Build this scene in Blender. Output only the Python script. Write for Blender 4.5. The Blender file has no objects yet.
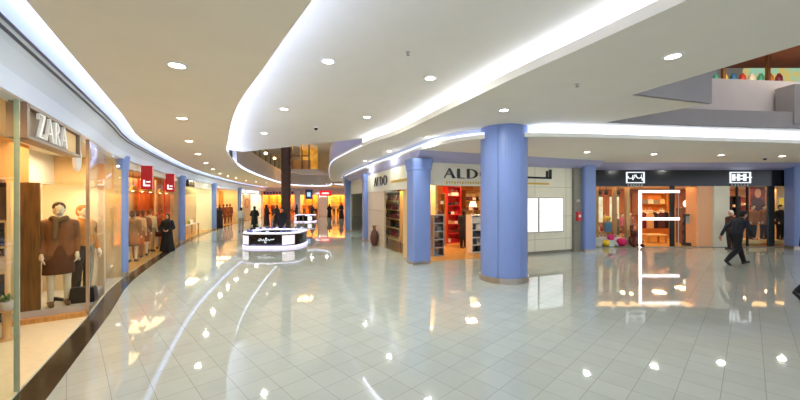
import bpy, math, random
from mathutils import Vector, Matrix
from mathutils.geometry import tessellate_polygon
random.seed(7)
PI = math.pi
F, H = 340.0, 2.1                      # focal length in pixels, eye height
scene = bpy.context.scene
COL = scene.collection
def R(d): return math.radians(d)
def W(px, Y): return (px - 400) / F * Y          # metres across, from a measured column at depth Y
def ZP(py, Y): return H - (py - 200) / F * Y     # height, from a measured row at depth Y
ORD = ['first','second','third','fourth','fifth','sixth','seventh','eighth','ninth','tenth','eleventh','twelfth']

# ------------------------------------------------------------------ materials
def lin(c):
    if isinstance(c, str):
        c = [int(c[i:i+2], 16) / 255 for i in (0, 2, 4)]
    return tuple(((x + .055) / 1.055) ** 2.4 if x > .04045 else x / 12.92 for x in c)
MATS = {}
def mat(name, col, rough=.5, metal=0, var=.06, scale=12, spec=.5, bump=0, trans=0):
    if name in MATS: return MATS[name]
    m = bpy.data.materials.new(name); m.use_nodes = True
    nt = m.node_tree; b = nt.nodes['Principled BSDF']
    b.inputs['Roughness'].default_value = rough; b.inputs['Metallic'].default_value = metal
    b.inputs['Specular IOR Level'].default_value = spec
    c = lin(col)
    tc = nt.nodes.new('ShaderNodeTexCoord'); n = nt.nodes.new('ShaderNodeTexNoise')
    n.inputs['Scale'].default_value = scale; n.inputs['Detail'].default_value = 3
    nt.links.new(tc.outputs['Object'], n.inputs['Vector'])
    r = nt.nodes.new('ShaderNodeValToRGB')
    r.color_ramp.elements[0].position = .3; r.color_ramp.elements[1].position = .7
    r.color_ramp.elements[0].color = (*[x * (1 - var) for x in c], 1)
    r.color_ramp.elements[1].color = (*[min(1, x * (1 + var)) for x in c], 1)
    nt.links.new(n.outputs['Fac'], r.inputs['Fac']); nt.links.new(r.outputs['Color'], b.inputs['Base Color'])
    if bump:
        bp = nt.nodes.new('ShaderNodeBump'); bp.inputs['Strength'].default_value = bump; bp.inputs['Distance'].default_value = .01
        nt.links.new(n.outputs['Fac'], bp.inputs['Height']); nt.links.new(bp.outputs['Normal'], b.inputs['Normal'])
    MATS[name] = m; return m
def emit(name, col, s, mottled=0, scale=3, col2=None):
    if name in MATS: return MATS[name]
    m = bpy.data.materials.new(name); m.use_nodes = True
    nt = m.node_tree; nt.nodes.clear()
    o = nt.nodes.new('ShaderNodeOutputMaterial'); e = nt.nodes.new('ShaderNodeEmission')
    e.inputs['Color'].default_value = (*lin(col), 1); e.inputs['Strength'].default_value = s
    nt.links.new(e.outputs[0], o.inputs['Surface'])
    if col2:
        tc = nt.nodes.new('ShaderNodeTexCoord'); n = nt.nodes.new('ShaderNodeTexNoise'); n.inputs['Scale'].default_value = scale
        nt.links.new(tc.outputs['Object'], n.inputs['Vector'])
        r = nt.nodes.new('ShaderNodeValToRGB'); r.color_ramp.elements[0].position = .42; r.color_ramp.elements[1].position = .6
        r.color_ramp.elements[0].color = (*lin(col), 1); r.color_ramp.elements[1].color = (*lin(col2), 1)
        nt.links.new(n.outputs['Fac'], r.inputs['Fac']); nt.links.new(r.outputs['Color'], e.inputs['Color'])
    MATS[name] = m; return m
def wood(name, c1, c2, scale=3, rough=.4):
    if name in MATS: return MATS[name]
    m = bpy.data.materials.new(name); m.use_nodes = True
    nt = m.node_tree; b = nt.nodes['Principled BSDF']; b.inputs['Roughness'].default_value = rough
    tc = nt.nodes.new('ShaderNodeTexCoord'); mp = nt.nodes.new('ShaderNodeMapping'); mp.inputs['Scale'].default_value = (8, 8, .7)
    n = nt.nodes.new('ShaderNodeTexNoise'); n.inputs['Scale'].default_value = scale; n.inputs['Detail'].default_value = 5
    r = nt.nodes.new('ShaderNodeValToRGB'); r.color_ramp.elements[0].color = (*lin(c1), 1); r.color_ramp.elements[1].color = (*lin(c2), 1)
    r.color_ramp.elements[0].position = .35; r.color_ramp.elements[1].position = .65
    nt.links.new(tc.outputs['Object'], mp.inputs['Vector']); nt.links.new(mp.outputs['Vector'], n.inputs['Vector'])
    nt.links.new(n.outputs['Fac'], r.inputs['Fac']); nt.links.new(r.outputs['Color'], b.inputs['Base Color'])
    MATS[name] = m; return m
def glass_mat(name, tint=(.93, .97, .95), refl=1.0):
    m = bpy.data.materials.new(name); m.use_nodes = True
    nt = m.node_tree; nt.nodes.clear()
    o = nt.nodes.new('ShaderNodeOutputMaterial'); t = nt.nodes.new('ShaderNodeBsdfTransparent'); g = nt.nodes.new('ShaderNodeBsdfGlossy')
    t.inputs['Color'].default_value = (*tint, 1); g.inputs['Roughness'].default_value = .01
    fr = nt.nodes.new('ShaderNodeLayerWeight'); fr.inputs['Blend'].default_value = .5
    pw = nt.nodes.new('ShaderNodeMath'); pw.operation = 'POWER'; pw.inputs[1].default_value = 4.5
    mu = nt.nodes.new('ShaderNodeMath'); mu.operation = 'MULTIPLY_ADD'; mu.inputs[1].default_value = .6*refl; mu.inputs[2].default_value = .03*refl
    mx = nt.nodes.new('ShaderNodeMixShader')
    nt.links.new(fr.outputs['Facing'], pw.inputs[0]); nt.links.new(pw.outputs[0], mu.inputs[0]); nt.links.new(mu.outputs[0], mx.inputs[0])
    nt.links.new(t.outputs[0], mx.inputs[1]); nt.links.new(g.outputs[0], mx.inputs[2]); nt.links.new(mx.outputs[0], o.inputs['Surface'])
    return m
def floor_mat():
    m = bpy.data.materials.new('polished_tile'); m.use_nodes = True
    nt = m.node_tree; b = nt.nodes['Principled BSDF']
    tc = nt.nodes.new('ShaderNodeTexCoord'); mp = nt.nodes.new('ShaderNodeMapping')
    mp.inputs['Rotation'].default_value = (0, 0, R(-44.2)); mp.inputs['Location'].default_value = (.023, .126, 0)
    br = nt.nodes.new('ShaderNodeTexBrick'); br.offset = 0; br.squash = 1
    br.inputs['Scale'].default_value = 1; br.inputs['Brick Width'].default_value = .6875; br.inputs['Row Height'].default_value = .34375
    br.inputs['Brick Width'].default_value = .344
    br.inputs['Mortar Size'].default_value = .0028; br.inputs['Mortar Smooth'].default_value = .1; br.inputs['Bias'].default_value = 0
    br.inputs['Color1'].default_value = (*lin('b2b9b3'), 1); br.inputs['Color2'].default_value = (*lin('adb4ae'), 1)
    br.inputs['Mortar'].default_value = (*lin('8d908b'), 1)
    nt.links.new(tc.outputs['Object'], mp.inputs['Vector']); nt.links.new(mp.outputs['Vector'], br.inputs['Vector'])
    n = nt.nodes.new('ShaderNodeTexNoise'); n.inputs['Scale'].default_value = 3; n.inputs['Detail'].default_value = 6
    nt.links.new(tc.outputs['Object'], n.inputs['Vector'])
    mx = nt.nodes.new('ShaderNodeMixRGB'); mx.blend_type = 'MULTIPLY'; mx.inputs[0].default_value = .12
    nt.links.new(br.outputs['Color'], mx.inputs[1]); nt.links.new(n.outputs['Fac'], mx.inputs[2])
    nt.links.new(mx.outputs[0], b.inputs['Base Color'])
    b.inputs['Roughness'].default_value = .035; b.inputs['IOR'].default_value = 1.5
    bp = nt.nodes.new('ShaderNodeBump'); bp.inputs['Strength'].default_value = .012; bp.inputs['Distance'].default_value = .05
    nt.links.new(n.outputs['Fac'], bp.inputs['Height']); nt.links.new(bp.outputs['Normal'], b.inputs['Normal'])
    return m

M_FLOOR = floor_mat()
M_CEIL = mat('ceiling_paint', 'f1e4cd', .8, var=.015, scale=2)
M_CEILW = mat('ceiling_paint_pale', 'e9e3d3', .8, var=.015, scale=2)
M_BULK = mat('bulkhead_white_paint', 'e2ecff', .7, var=.01, scale=2)
M_LILAC = mat('lilac_panel', '7a90c8', .38, var=.03, scale=1.5)
M_LILACD = mat('lilac_soffit', 'b3b4d6', .5, var=.02)
M_DARKSTONE = mat('dark_stone', '3a3226', .15, var=.4, scale=9)
M_BLACK = mat('black_gloss', '0b0b0e', .15, var=.2)
M_BLACKM = mat('black_matte', '131316', .6, var=.2)
M_WHITE = mat('white_satin', 'eceae4', .4, var=.02)
M_CREAM = mat('cream_panel', 'e3ddc6', .5, var=.03, scale=2)
M_GREY = mat('grey_panel', '8f8c89', .6, var=.04, scale=2)
M_GREYL = mat('pale_grey_panel', 'b4afac', .6, var=.03, scale=2)
M_STONE = mat('grey_stone', '7c776a', .4, var=.12, scale=8)
M_STEEL = mat('brushed_steel', 'b3a79b', .3, metal=.9, var=.05)
M_ORANGE = mat('warm_orange_wall', 'e08a3c', .6, var=.06, scale=2)
M_TAN = mat('warm_tan_wall', 'e3bd80', .6, var=.04, scale=1.5)
M_PEACH = mat('peach_wall', 'eccf9f', .6, var=.04, scale=1.5)
M_SHOPFLOOR = mat('shop_floor', 'c99a58', .25, var=.08, scale=5)
M_RED = mat('red_panel', 'c8202a', .35, var=.05)
M_REDO = mat('red_orange_panel', 'dd4a20', .45, var=.08, scale=2)
M_WOOD = wood('brown_wood', '5c3a1c', '835327')
M_WOODL = wood('pale_wood', 'b07d3e', 'cb9a58')
M_WOODG = wood('grey_brown_wood', '7e6748', '93795a')
M_SKIN = mat('skin', 'c58c6a', .5, var=.04)
M_SKINM = mat('mannequin_ivory', 'e0cdb4', .4, var=.02)
M_GLASS = glass_mat('clear_glass', refl=.3)
M_GLASSR = glass_mat('bright_reflecting_glass', (.95, .97, .98), .8)
M_FROST = mat('frosted_lilac_glass', 'dcd6f4', .2, var=.05)
M_GOLD = mat('gold_letter', 'c9a53a', .4, metal=.3)
E_COVE = emit('cove_led', 'd6e0ff', 6)
E_COVEB = emit('cove_led_hidden', 'c9d8ff', 9)
E_COVET = emit('cove_led_tray', 'bfcfff', 24)
E_COVEC = emit('cove_led_straight', 'dfe6ff', 9)
E_COVES = emit('cove_led_soft', 'd6deff', 2.0)
E_LAMP = emit('downlight_lens', 'fff6e0', 22)
E_SIGN = emit('sign_white_led', 'f4fbff', 1.1)
E_BAR = emit('white_led_bar', 'fff8f0', 3)
E_POSTER = emit('backlit_poster', 'fbfcfa', 1.5, col2='e2ede6', scale=2.2)
E_SCREEN = emit('screen_white', 'fbf6fa', 1.3, col2='e8d6de', scale=4)
E_PLINTH = emit('plinth_glow', 'e6ddff', 1.5)
E_COUNTER = emit('counter_case_light', 'ddd6ff', 2.6)
E_WARM = emit('warm_bulb', 'ffdf9c', 10)
def fab(c): return mat('fabric_' + c, c, .85, var=.12, scale=30)
def gls(c): return mat('leather_' + c, c, .45, var=.1, scale=20)

# ------------------------------------------------------------------ mesh building
class MB:
    def __init__(s): s.v = []; s.f = []; s.sm = []
    def add(s, vs, fs, smooth=False):
        o = len(s.v); s.v += [tuple(v) for v in vs]
        for f in fs: s.f.append(tuple(i + o for i in f)); s.sm.append(smooth)
        return s
    def box(s, x0, x1, y0, y1, z0, z1):
        vs = [(x, y, z) for z in (z0, z1) for y in (y0, y1) for x in (x0, x1)]
        return s.add(vs, [(0,2,3,1),(4,5,7,6),(0,1,5,4),(2,6,7,3),(0,4,6,2),(1,3,7,5)])
    def fbox(s, fr, a0, a1, d0, d1, z0, z1):
        vs = [fr.p(a, d, z) for z in (z0, z1) for d in (d0, d1) for a in (a0, a1)]
        return s.add(vs, [(0,2,3,1),(4,5,7,6),(0,1,5,4),(2,6,7,3),(0,4,6,2),(1,3,7,5)])
    def loft(s, rings, close=True, smooth=True):
        n = len(rings[0]); vs = [p for r in rings for p in r]; fs = []
        for k in range(len(rings) - 1):
            for i in range(n):
                j = (i + 1) % n
                fs.append((k*n+i, k*n+j, (k+1)*n+j, (k+1)*n+i))
        s.add(vs, fs, smooth)
        if close:
            s.add(rings[0], [tuple(range(n))[::-1]]); s.add(rings[-1], [tuple(range(n))])
        return s
    def lathe(s, prof, c=(0,0,0), n=20, sx=1, sy=1, smooth=True):
        return s.loft([[(c[0]+r*sx*math.cos(2*PI*i/n), c[1]+r*sy*math.sin(2*PI*i/n), c[2]+z) for i in range(n)] for r, z in prof], True, smooth)
    def tube(s, pts, rad, n=8, smooth=True):
        rings = []
        P = [Vector(p) for p in pts]
        if not isinstance(rad, (list, tuple)): rad = [rad] * len(P)
        for k, p in enumerate(P):
            t = (P[min(k+1, len(P)-1)] - P[max(k-1, 0)]).normalized()
            a = Vector((0,0,1)) if abs(t.z) < .9 else Vector((1,0,0))
            u = t.cross(a).normalized(); v = t.cross(u)
            rings.append([tuple(p + (u*math.cos(2*PI*i/n) + v*math.sin(2*PI*i/n))*rad[k]) for i in range(n)])
        return s.loft(rings, True, smooth)
    def capsule(s, p, r0, q, r1, n=12):
        p, q = Vector(p), Vector(q); t = q - p; L = t.length
        t = t.normalized() if L > 1e-6 else Vector((0,0,1))
        a = Vector((0,0,1)) if abs(t.z) < .9 else Vector((1,0,0))
        u = t.cross(a).normalized(); v = t.cross(u); rings = []
        st = [(p - t*r0*math.cos(x), r0*math.sin(x)) for x in (.15, .5, .95)] + [(p, r0), (q, r1)] + [(q + t*r1*math.cos(x), r1*math.sin(x)) for x in (.95, .5, .15)]
        for c, r in st: rings.append([tuple(c + (u*math.cos(2*PI*i/n) + v*math.sin(2*PI*i/n))*r) for i in range(n)])
        return s.loft(rings)
    def ell(s, c, rx, ry, rz, n=14, m=9):
        rings = []
        for k in range(m):
            th = .06 + (PI - .12) * k / (m - 1)
            rings.append([(c[0]+rx*math.sin(th)*math.cos(2*PI*i/n), c[1]+ry*math.sin(th)*math.sin(2*PI*i/n), c[2]-rz*math.cos(th)) for i in range(n)])
        return s.loft(rings)
    def prism(s, poly, fn, t0, t1):
        """2-D polygon (u,v) extruded t0..t1 through fn(u,v,t) -> point"""
        n = len(poly); tri = tessellate_polygon([[Vector((u, v, 0)) for u, v in poly]])
        vs = [fn(u, v, t0) for u, v in poly] + [fn(u, v, t1) for u, v in poly]
        fs = [tuple(t) for t in tri] + [tuple(i + n for i in t[::-1]) for t in tri] + [(i, (i+1) % n, n+(i+1) % n, n+i) for i in range(n)]
        return s.add(vs, fs)
    def slab(s, poly, z0, z1, holes=()):
        loops = [list(poly)] + [list(h) for h in holes]
        flat = [p for l in loops for p in l]; n = len(flat)
        tri = tessellate_polygon([[Vector((x, y, 0)) for x, y in l] for l in loops])
        vs = [(x, y, z0) for x, y in flat] + [(x, y, z1) for x, y in flat]
        fs = [tuple(t) for t in tri] + [tuple(i + n for i in t[::-1]) for t in tri]
        o = 0
        for l in loops:
            k = len(l); fs += [(o+i, o+(i+1) % k, n+o+(i+1) % k, n+o+i) for i in range(k)]; o += k
        return s.add(vs, fs)
    def sweep(s, path, sec, closed=True):
        """section [(d,z)] along path(t) frames"""
        rings = [[fr.p(0, d, z) for d, z in sec] for fr in path]
        if closed: return s.loft(rings, True, False)
        n = len(sec); vs = [p for r in rings for p in r]
        return s.add(vs, [(k*n+i, k*n+i+1, (k+1)*n+i+1, (k+1)*n+i) for k in range(len(rings)-1) for i in range(n-1)])
    def xf(s, m): s.v = [tuple(m @ Vector(v)) for v in s.v]; return s
    def build(s, name, m, parent=None, loc=None, fix=True):
        me = bpy.data.meshes.new(name); me.from_pydata(s.v, [], s.f)
        me.polygons.foreach_set('use_smooth', s.sm)
        if fix:
            import bmesh
            bm = bmesh.new(); bm.from_mesh(me); bmesh.ops.recalc_face_normals(bm, faces=bm.faces); bm.to_mesh(me); bm.free()
        me.materials.append(m); me.update()
        o = bpy.data.objects.new(name, me); COL.objects.link(o)
        if parent is not None: o.parent = parent
        if loc is not None: o.location = loc
        return o
def remeshed(mb, voxel, name, m, parent=None, smooth=6):
    o = mb.build(name, m, None)
    r = o.modifiers.new('r', 'REMESH'); r.mode = 'VOXEL'; r.voxel_size = voxel; r.use_smooth_shade = True
    if smooth:
        q = o.modifiers.new('s', 'SMOOTH'); q.iterations = smooth; q.factor = .5
    dg = bpy.context.evaluated_depsgraph_get()
    me = bpy.data.meshes.new_from_object(o.evaluated_get(dg)); me.name = name
    o.modifiers.clear(); o.data = me
    if not me.materials: me.materials.append(m)
    if parent is not None: o.parent = parent
    return o
def tag(o, label, cat, group=None, kind=None):
    o['label'] = label; o['category'] = cat
    if group: o['group'] = group
    if kind: o['kind'] = kind
    return o
def thing(name, label, cat, loc=(0,0,0), rz=0, group=None):
    o = bpy.data.objects.new(name, None); COL.objects.link(o); o.empty_display_size = .2
    o.location = loc; o.rotation_euler = (0, 0, rz)
    return tag(o, label, cat, group)
def struct(name, mb, m):
    o = mb.build(name, m); o['kind'] = 'structure'; return o
def dup(root, loc, rz=None, sc=None, label=None, group=None):
    c = root.copy(); COL.objects.link(c); c.location = loc
    if rz is not None: c.rotation_euler = (0, 0, rz)
    if sc is not None: c.scale = (sc, sc, sc)
    if label: c['label'] = label
    if group: c['group'] = group
    for ch in list(root.children):
        d = ch.copy(); COL.objects.link(d); d.parent = c
        for g in list(ch.children):
            e = g.copy(); COL.objects.link(e); e.parent = d
    return c
def area(name, loc, size, watt, col, rot=(0,0,0), size_y=None, spread=None):
    l = bpy.data.lights.new(name, 'AREA'); l.energy = watt * {'shop_lamp':.34,'shop_spot':.5,'window_lamp':.6,'display_lamp':.6}.get(name, 1); l.color = lin(col); l.size = size
    if size_y: l.shape = 'RECTANGLE'; l.size_y = size_y
    if spread: l.spread = spread
    o = bpy.data.objects.new(name, l); COL.objects.link(o); o.location = loc; o.rotation_euler = rot
    return o

# ------------------------------------------------------------------ frames and curves
class Frame:
    """o: origin; u: along a facade; n: towards the walkway"""
    def __init__(s, o, u, n):
        s.o, s.u, s.n = Vector((o[0], o[1])), Vector(u).normalized(), Vector(n).normalized()
    def p(s, a, d, z):
        q = s.o + s.u * a + s.n * d; return (q.x, q.y, z)
    def a(s, px, d=0):                   # where the sight line at column px crosses the facade
        o = s.o + s.n * d; r = (px - 400) / F
        return (r * o.y - o.x) / (s.u.x - r * s.u.y)
    @property
    def rz(s): return math.atan2(s.u.y, s.u.x)
def catmull(pts, n=10):
    P = [Vector(p) for p in pts]; P = [P[0]*2 - P[1]] + P + [P[-1]*2 - P[-2]]; out = []
    for i in range(1, len(P) - 2):
        for k in range(n):
            t = k / n; a, b, c, d = P[i-1:i+3]
            out.append(.5*((2*b) + (c-a)*t + (2*a-5*b+4*c-d)*t*t + (3*b-a-3*c+d)*t**3))
    out.append(P[-2]); return [(p.x, p.y) for p in out]
LPTS = catmull([(-.7,-2.5),(-2.55,1.0),(-4.07,3.57),(-5.66,6.2),(-7.52,9.3),(-10.8,16.7),(-13.2,24),(-15.4,32.5),(-17.0,42),(-17.6,46)], 10)
def L(Y):
    for (x0, y0), (x1, y1) in zip(LPTS, LPTS[1:]):
        if y0 <= Y <= y1: return x0 + (x1-x0)*(Y-y0)/(y1-y0)
    return LPTS[-1][0]
def FL(Y):
    e = .3; t = Vector((L(Y+e) - L(Y-e), 2*e)).normalized()
    return Frame((L(Y), Y), t, (t.y, -t.x))
def Lpath(y0, y1, n=None):
    n = n or max(2, int((y1-y0)/.8)); return [FL(y0 + (y1-y0)*i/n) for i in range(n+1)]
def Yat(px, d=0):                        # depth where a sight line meets the left facade
    r = (px - 400) / F; best = None
    for i in range(4000):
        y = 2.6 + i * .01; fr = FL(y); q = fr.p(0, d, 0)
        v = abs(q[0] - r*q[1])
        if best is None or v < best[0]: best = (v, y)
        if best and v > best[0] + 1.5 and i > 200: break
    return best[1]
FA = Frame((.55, 11.35), (.931, .365), (.365, -.931))
FAL = Frame((.4, 11.6), (-.324, .946), (-.946, -.324))
FR = Frame((8.6, 15.2), (1, 0), (0, -1))
FE = Frame((-17.4, 43.6), (1, 0), (0, -1))
FB = Frame(FAL.p(12.4, 0, 0)[:2], (-3.08, 20.27), (-20.27, -3.08))

ZA, ZC, ZB = 3.7, 4.0, 4.3
EA = catmull([(2.6,-2.5),(1.2,0),(-.70,2.72),(-1.53,3.94),(-2.92,6.04),(-4.58,9.06),(-6.08,12.05),(-8.3,18.2),(-10.4,27.2),(-11.6,34.5),(-11.3,38.4),(-9.8,39.8),(-8.2,38.8),(-7.0,35)], 8)
EC = catmull([(4.9,-2.5),(3.5,1.4),(2.37,4.04),(1.65,5.6),(0,9.64),(-.9,11.2),(-2.2,14),(-3.8,18.5),(-6.0,29),(-7.0,35)], 8)
RIM = catmull([(26,12.3),(16,10.5),(11.2,9.6),(8.1,9.15),(5.5,8.78),(4.0,8.6),(2.75,8.65),(1.7,9.15),(.85,10.4),(.28,11.9),(-.42,13.9),(-2.4,19.4),(-4.5,26.5),(-5.75,34.5),(-6.3,38)], 8)
def poly_frames(pts):
    out = []
    for i, p in enumerate(pts):
        a, b = pts[max(i-1, 0)], pts[min(i+1, len(pts)-1)]
        t = Vector((b[0]-a[0], b[1]-a[1])).normalized()
        out.append(Frame(p, t, (-t.y, t.x)))   # n: left of travel
    return out

# ------------------------------------------------------------------ camera
cam = bpy.data.cameras.new('camera'); co = bpy.data.objects.new('camera', cam); COL.objects.link(co)
cam.sensor_width = 36; cam.lens = F / 800 * 36; cam.clip_start = .05
co.location = (0, 0, H); co.rotation_euler = (PI/2, 0, 0); scene.camera = co
scene.view_settings.view_transform = 'Standard'; scene.view_settings.look = 'None'
scene.view_settings.exposure = .14; scene.view_settings.gamma = 1
w = bpy.data.worlds.new('world'); scene.world = w; w.use_nodes = True
w.node_tree.nodes['Background'].inputs[0].default_value = (.88, .97, 1.12, 1)
w.node_tree.nodes['Background'].inputs[1].default_value = 1.25

# ------------------------------------------------------------------ the setting
struct('floor', MB().slab([(-32,-8),(34,-8),(34,48),(-32,48)], -.2, 0), M_FLOOR)
struct('floor_border', MB().sweep(Lpath(-2, 43.4), [(.0,.0),(.3,.0),(.3,.004),(.0,.004)]), M_DARKSTONE)
# low ceiling over the left walkway
A_poly = EA + [(-6.6,38),(-6.6,44.4),(-18.5,44.4)] + [FL(y).p(0, .48, 0)[:2] for y in [43 - i*.9 for i in range(51)]]
struct('ceiling_left', MB().slab(A_poly, ZA, ZA+.06), M_CEIL)
# sloped bulkhead above the left shopfronts
struct('trim_bulkhead_left', MB().sweep(Lpath(-2, 43.4), [(-.15,3.22),(0,3.22),(.08,3.38),(.19,3.52),(.29,3.61),(.33,3.72),(.35,3.85),(.36,3.98),(1.1,3.98),(1.1,4.1),(-.15,4.1)]), M_BULK)
struct('trim_slot_left', MB().sweep(Lpath(-2, 43), [(.235,3.553),(.255,3.571),(.25,3.60),(.23,3.582)]), mat('slot_dark', '565a6c', .5))
struct('trim_slot_left', MB().sweep(Lpath(-2, 43), [(.282,3.592),(.297,3.612),(.29,3.64),(.275,3.62)]), mat('slot_dark', '565a6c', .5))
# raised tray
far_edge = [(-1.55,12.3), (-7.2,15.6)]
def upto(pts, ymax): return [p for p in pts if p[1] <= ymax]
B_poly = [(x-.45, y-.1) for x, y in upto(EA, 15.4)] + [far_edge[1], far_edge[0]] + [(x+.45, y+.1) for x, y in upto(EC, 12.0)][::-1]
struct('ceiling_tray', MB().slab(B_poly, ZB, ZB+.3), M_CEILW)
# ceiling on the right with the opening to the upper floor
HOLE = [(4.2,6.15),(5.6,2.2),(13,2.2),(13,9.25),(11.5,9.1),(8,8.75),(5.05,8.3),(6.1,6.73)]
C_poly = EC + [(-6.6,36)] + [p for p in RIM[::-1] if p[1] < 36] + [(26,-2.5)]
C_poly = EC + [(x, y+.25) for x, y in RIM[::-1] if y < 35] + [(26,-2.5)]
struct('ceiling_right', MB().slab(C_poly, ZC, ZC+.14, [HOLE]), M_CEILW)
D_poly = RIM + [(-6.6,44.4),(32,44.4),(32,12.5)]
struct('ceiling_low_right', MB().slab(D_poly, ZA, ZA+.1), mat('ceiling_paint_low','f3efe2',.8,var=.015,scale=2))
# risers behind the coves
fa = poly_frames(EA); fc = poly_frames(EC); fr_ = poly_frames(RIM)
def seg(frs, lo, hi): return [f for f in frs if lo <= f.o.y <= hi]
near_a = [f for f in fa if f.o.y <= 15.6]
struct('trim_riser_left', MB().sweep(near_a, [(.32,ZA+.06),(.32,ZB+.05),(.42,ZB+.05),(.42,ZA+.06)]), M_BULK)
near_c = [f for f in fc if f.o.y <= 12.4]
struct('trim_riser_right', MB().sweep(near_c, [(-.3,ZC+.14),(-.3,ZB+.05),(-.4,ZB+.05),(-.4,ZC+.14)]), M_BULK)
struct('trim_riser_rim', MB().sweep(fr_, [(-.2,ZA+.1),(-.2,ZC+.05),(-.28,ZC+.05),(-.28,ZA+.1)]), M_BULK)
# edge of the upper floor round the open well
i0 = next(i for i, f in enumerate(fa) if f.o.y > 15.3)
struct('wall_well_left', MB().sweep(fa[i0:], [(.02,ZA+.06),(.02,5.0),(.2,5.0),(.2,ZA+.06)]), M_GREYL)
far_c = [f for f in fc if f.o.y > 12.0]
struct('wall_well_right', MB().sweep(far_c, [(-.02,ZC+.14),(-.02,5.0),(-.2,5.0),(-.2,ZC+.14)]), M_LILACD)
struct('floor_upper', MB().slab([(-30,15.6),(-7.3,15.6)] + [f.p(0, .2, 0)[:2] for f in fa[i0:i0+30]] + [(-30,36)], 4.86, 5.0), M_GREYL)
struct('wall_upper_back', MB().box(-30, 3, 43.5, 43.7, 4.2, 10), M_PEACH)
struct('wall_upper_left', MB().box(-30, -29.8, 0, 43.5, 4.2, 10), M_PEACH)
struct('wall_upper_right', MB().box(2.8, 3, 12, 43.5, 4.2, 10), M_PEACH)
struct('ceiling_upper', MB().box(-30, 3, 10, 43.7, 8.0, 8.2), M_CEIL)
area('upper_glow_fill', (-9, 26, 7.9), 8, 230, 'ffe6c0', size_y=20)  # added broad fill so the upper floor glows, no fixture modelled

# cove light strips (lamps)
def cove(frs, sec, label, m=None):
    o = MB().sweep(frs, sec).build('cove_light', m or E_COVE); return tag(o, label, 'light strip', 'cove light strips')
cove(near_a, [(.04,ZA+.07),(.12,ZA+.07),(.12,ZA+.085),(.04,ZA+.085)], 'white cove light strip along the curved edge of the tan left ceiling', E_COVET)
cove(fa[i0:], [(-.03,ZA+.01),(.02,ZA+.01),(.02,ZA+.09),(-.03,ZA+.09)], 'thin white light strip round the far rim of the open well', emit('cove_led_ring', 'd6e0ff', 3.2))
cove(near_c, [(-.02,ZC+.145),(-.05,ZC+.145),(-.05,ZC+.26),(-.02,ZC+.26)], 'broad straight cove light crossing the ceiling from the top edge towards the well', E_COVEC)
cove(far_c, [(.0,ZC+.02),(.015,ZC+.02),(.015,ZC+.05),(.0,ZC+.05)], 'thin light strip along the lilac side of the open well', E_COVES)
cove([f for f in fr_ if f.o.x > 3.2], [(-.02,ZA+.03),(-.06,ZA+.03),(-.06,ZA+.2),(-.02,ZA+.2)], 'white cove light curving over the black shopfronts beyond the big blue column')
cove([f for f in fr_ if f.o.x < 2.25], [(-.02,ZA+.03),(-.06,ZA+.03),(-.06,ZA+.16),(-.02,ZA+.16)], 'white cove light running from the big blue column over the shoe shop corner', E_COVES)
cove(Lpath(-2, 43), [(.485,ZA+.08),(.51,ZA+.08),(.51,ZA+.14),(.485,ZA+.14)], 'cove light strip above the pale bulkhead of the left shops', E_COVEB)

# bulkheads on the right
def bulk(name, fr, a0, a1, zf, dd):
    mb = MB()
    for a in (a0,): pass
    path = [Frame(fr.p(a0, 0, 0)[:2], fr.u, fr.n), Frame(fr.p(a1, 0, 0)[:2], fr.u, fr.n)]
    mb.sweep(path, [(-.15,zf),(0,zf),(dd*.5,zf+(ZA-zf)*.35),(dd,ZA+.02),(-.15,ZA+.02)])
    return struct(name, mb, M_LILACD)
bulk('trim_bulkhead_front', FA, -.1, 8.2, 3.38, .5)
bulk('trim_bulkhead_side', FAL, -.1, 12.5, 3.36, .08)
bulk('trim_bulkhead_far', FB, 0, 20.3, 3.36, .3)
bulk('trim_bulkhead_right', FR, -.8, 20, 3.44, .75)
bulk('trim_bulkhead_end', FE, -.5, 11.5, 3.3, .6)

# ------------------------------------------------------------------ downlights
dl_mesh = {}
def downlight(px, py, z, label, watt=None):
    Y = F * (z - H) / (200 - py); X = W(px, Y)
    t = thing('recessed_downlight', label, 'ceiling light', (X, Y, z), 0, 'recessed downlights')
    if not dl_mesh:
        n = 20; ring = MB()
        ring.loft([[(r*math.cos(2*PI*i/n), r*math.sin(2*PI*i/n), zz) for i in range(n)] for r, zz in ((.085,.01),(.085,-.012),(.12,-.012),(.125,0))], False)
        dl_mesh['r'] = ring.build('trim_ring', M_WHITE, t); dl_mesh['l'] = MB().lathe([(.086,-.002),(.086,-.008)], n=n).build('lens', E_LAMP, t)
    else:
        for k in 'rl':
            c = dl_mesh[k].copy(); COL.objects.link(c); c.parent = t
    area('downlight_lamp', (X, Y, z-.03), .14, watt or 26, 'fdfff4')
for i, (px, py) in enumerate([(177,65),(182,118),(189,141),(198,154),(206,163),(213,169),(220,173.5)]):
    downlight(px, py, ZA, f'{ORD[i]} recessed downlight from the front in the tan ceiling over the left walkway')
for (px, py, l) in [(328,61,'largest recessed downlight in the raised middle ceiling, towards its curved left edge'),(430,78,'recessed downlight in the raised middle ceiling close to the straight cove light'),
                    (284,109,'recessed downlight in the raised middle ceiling, above the brown pole'),(264,133,'recessed downlight nearest the curved left end of the raised middle ceiling'),
                    (367,117,'recessed downlight in the raised middle ceiling beside the pale end of the straight cove')]:
    downlight(px, py, ZB, l)
for (px, py, l) in [(673,56,'big bright recessed downlight in the right ceiling below the straight cove light'),(504,110,'recessed downlight directly above the big blue column'),
                    (428,137,'recessed downlight in the ceiling above the shoe shop corner column'),(389,151,'recessed downlight above the side shopfront of the shoe shop'),(365,161,'recessed downlight farthest along the strip of ceiling beside the well')]:
    downlight(px, py, ZC, l, 30)
for i, (px, py) in enumerate([(587,152),(654,154),(721,155),(782,156)]):
    downlight(px, py, ZA, f'{ORD[i]} downlight rightwards from the blue column in the low ceiling before the black shops', 24)
k = 0
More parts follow.
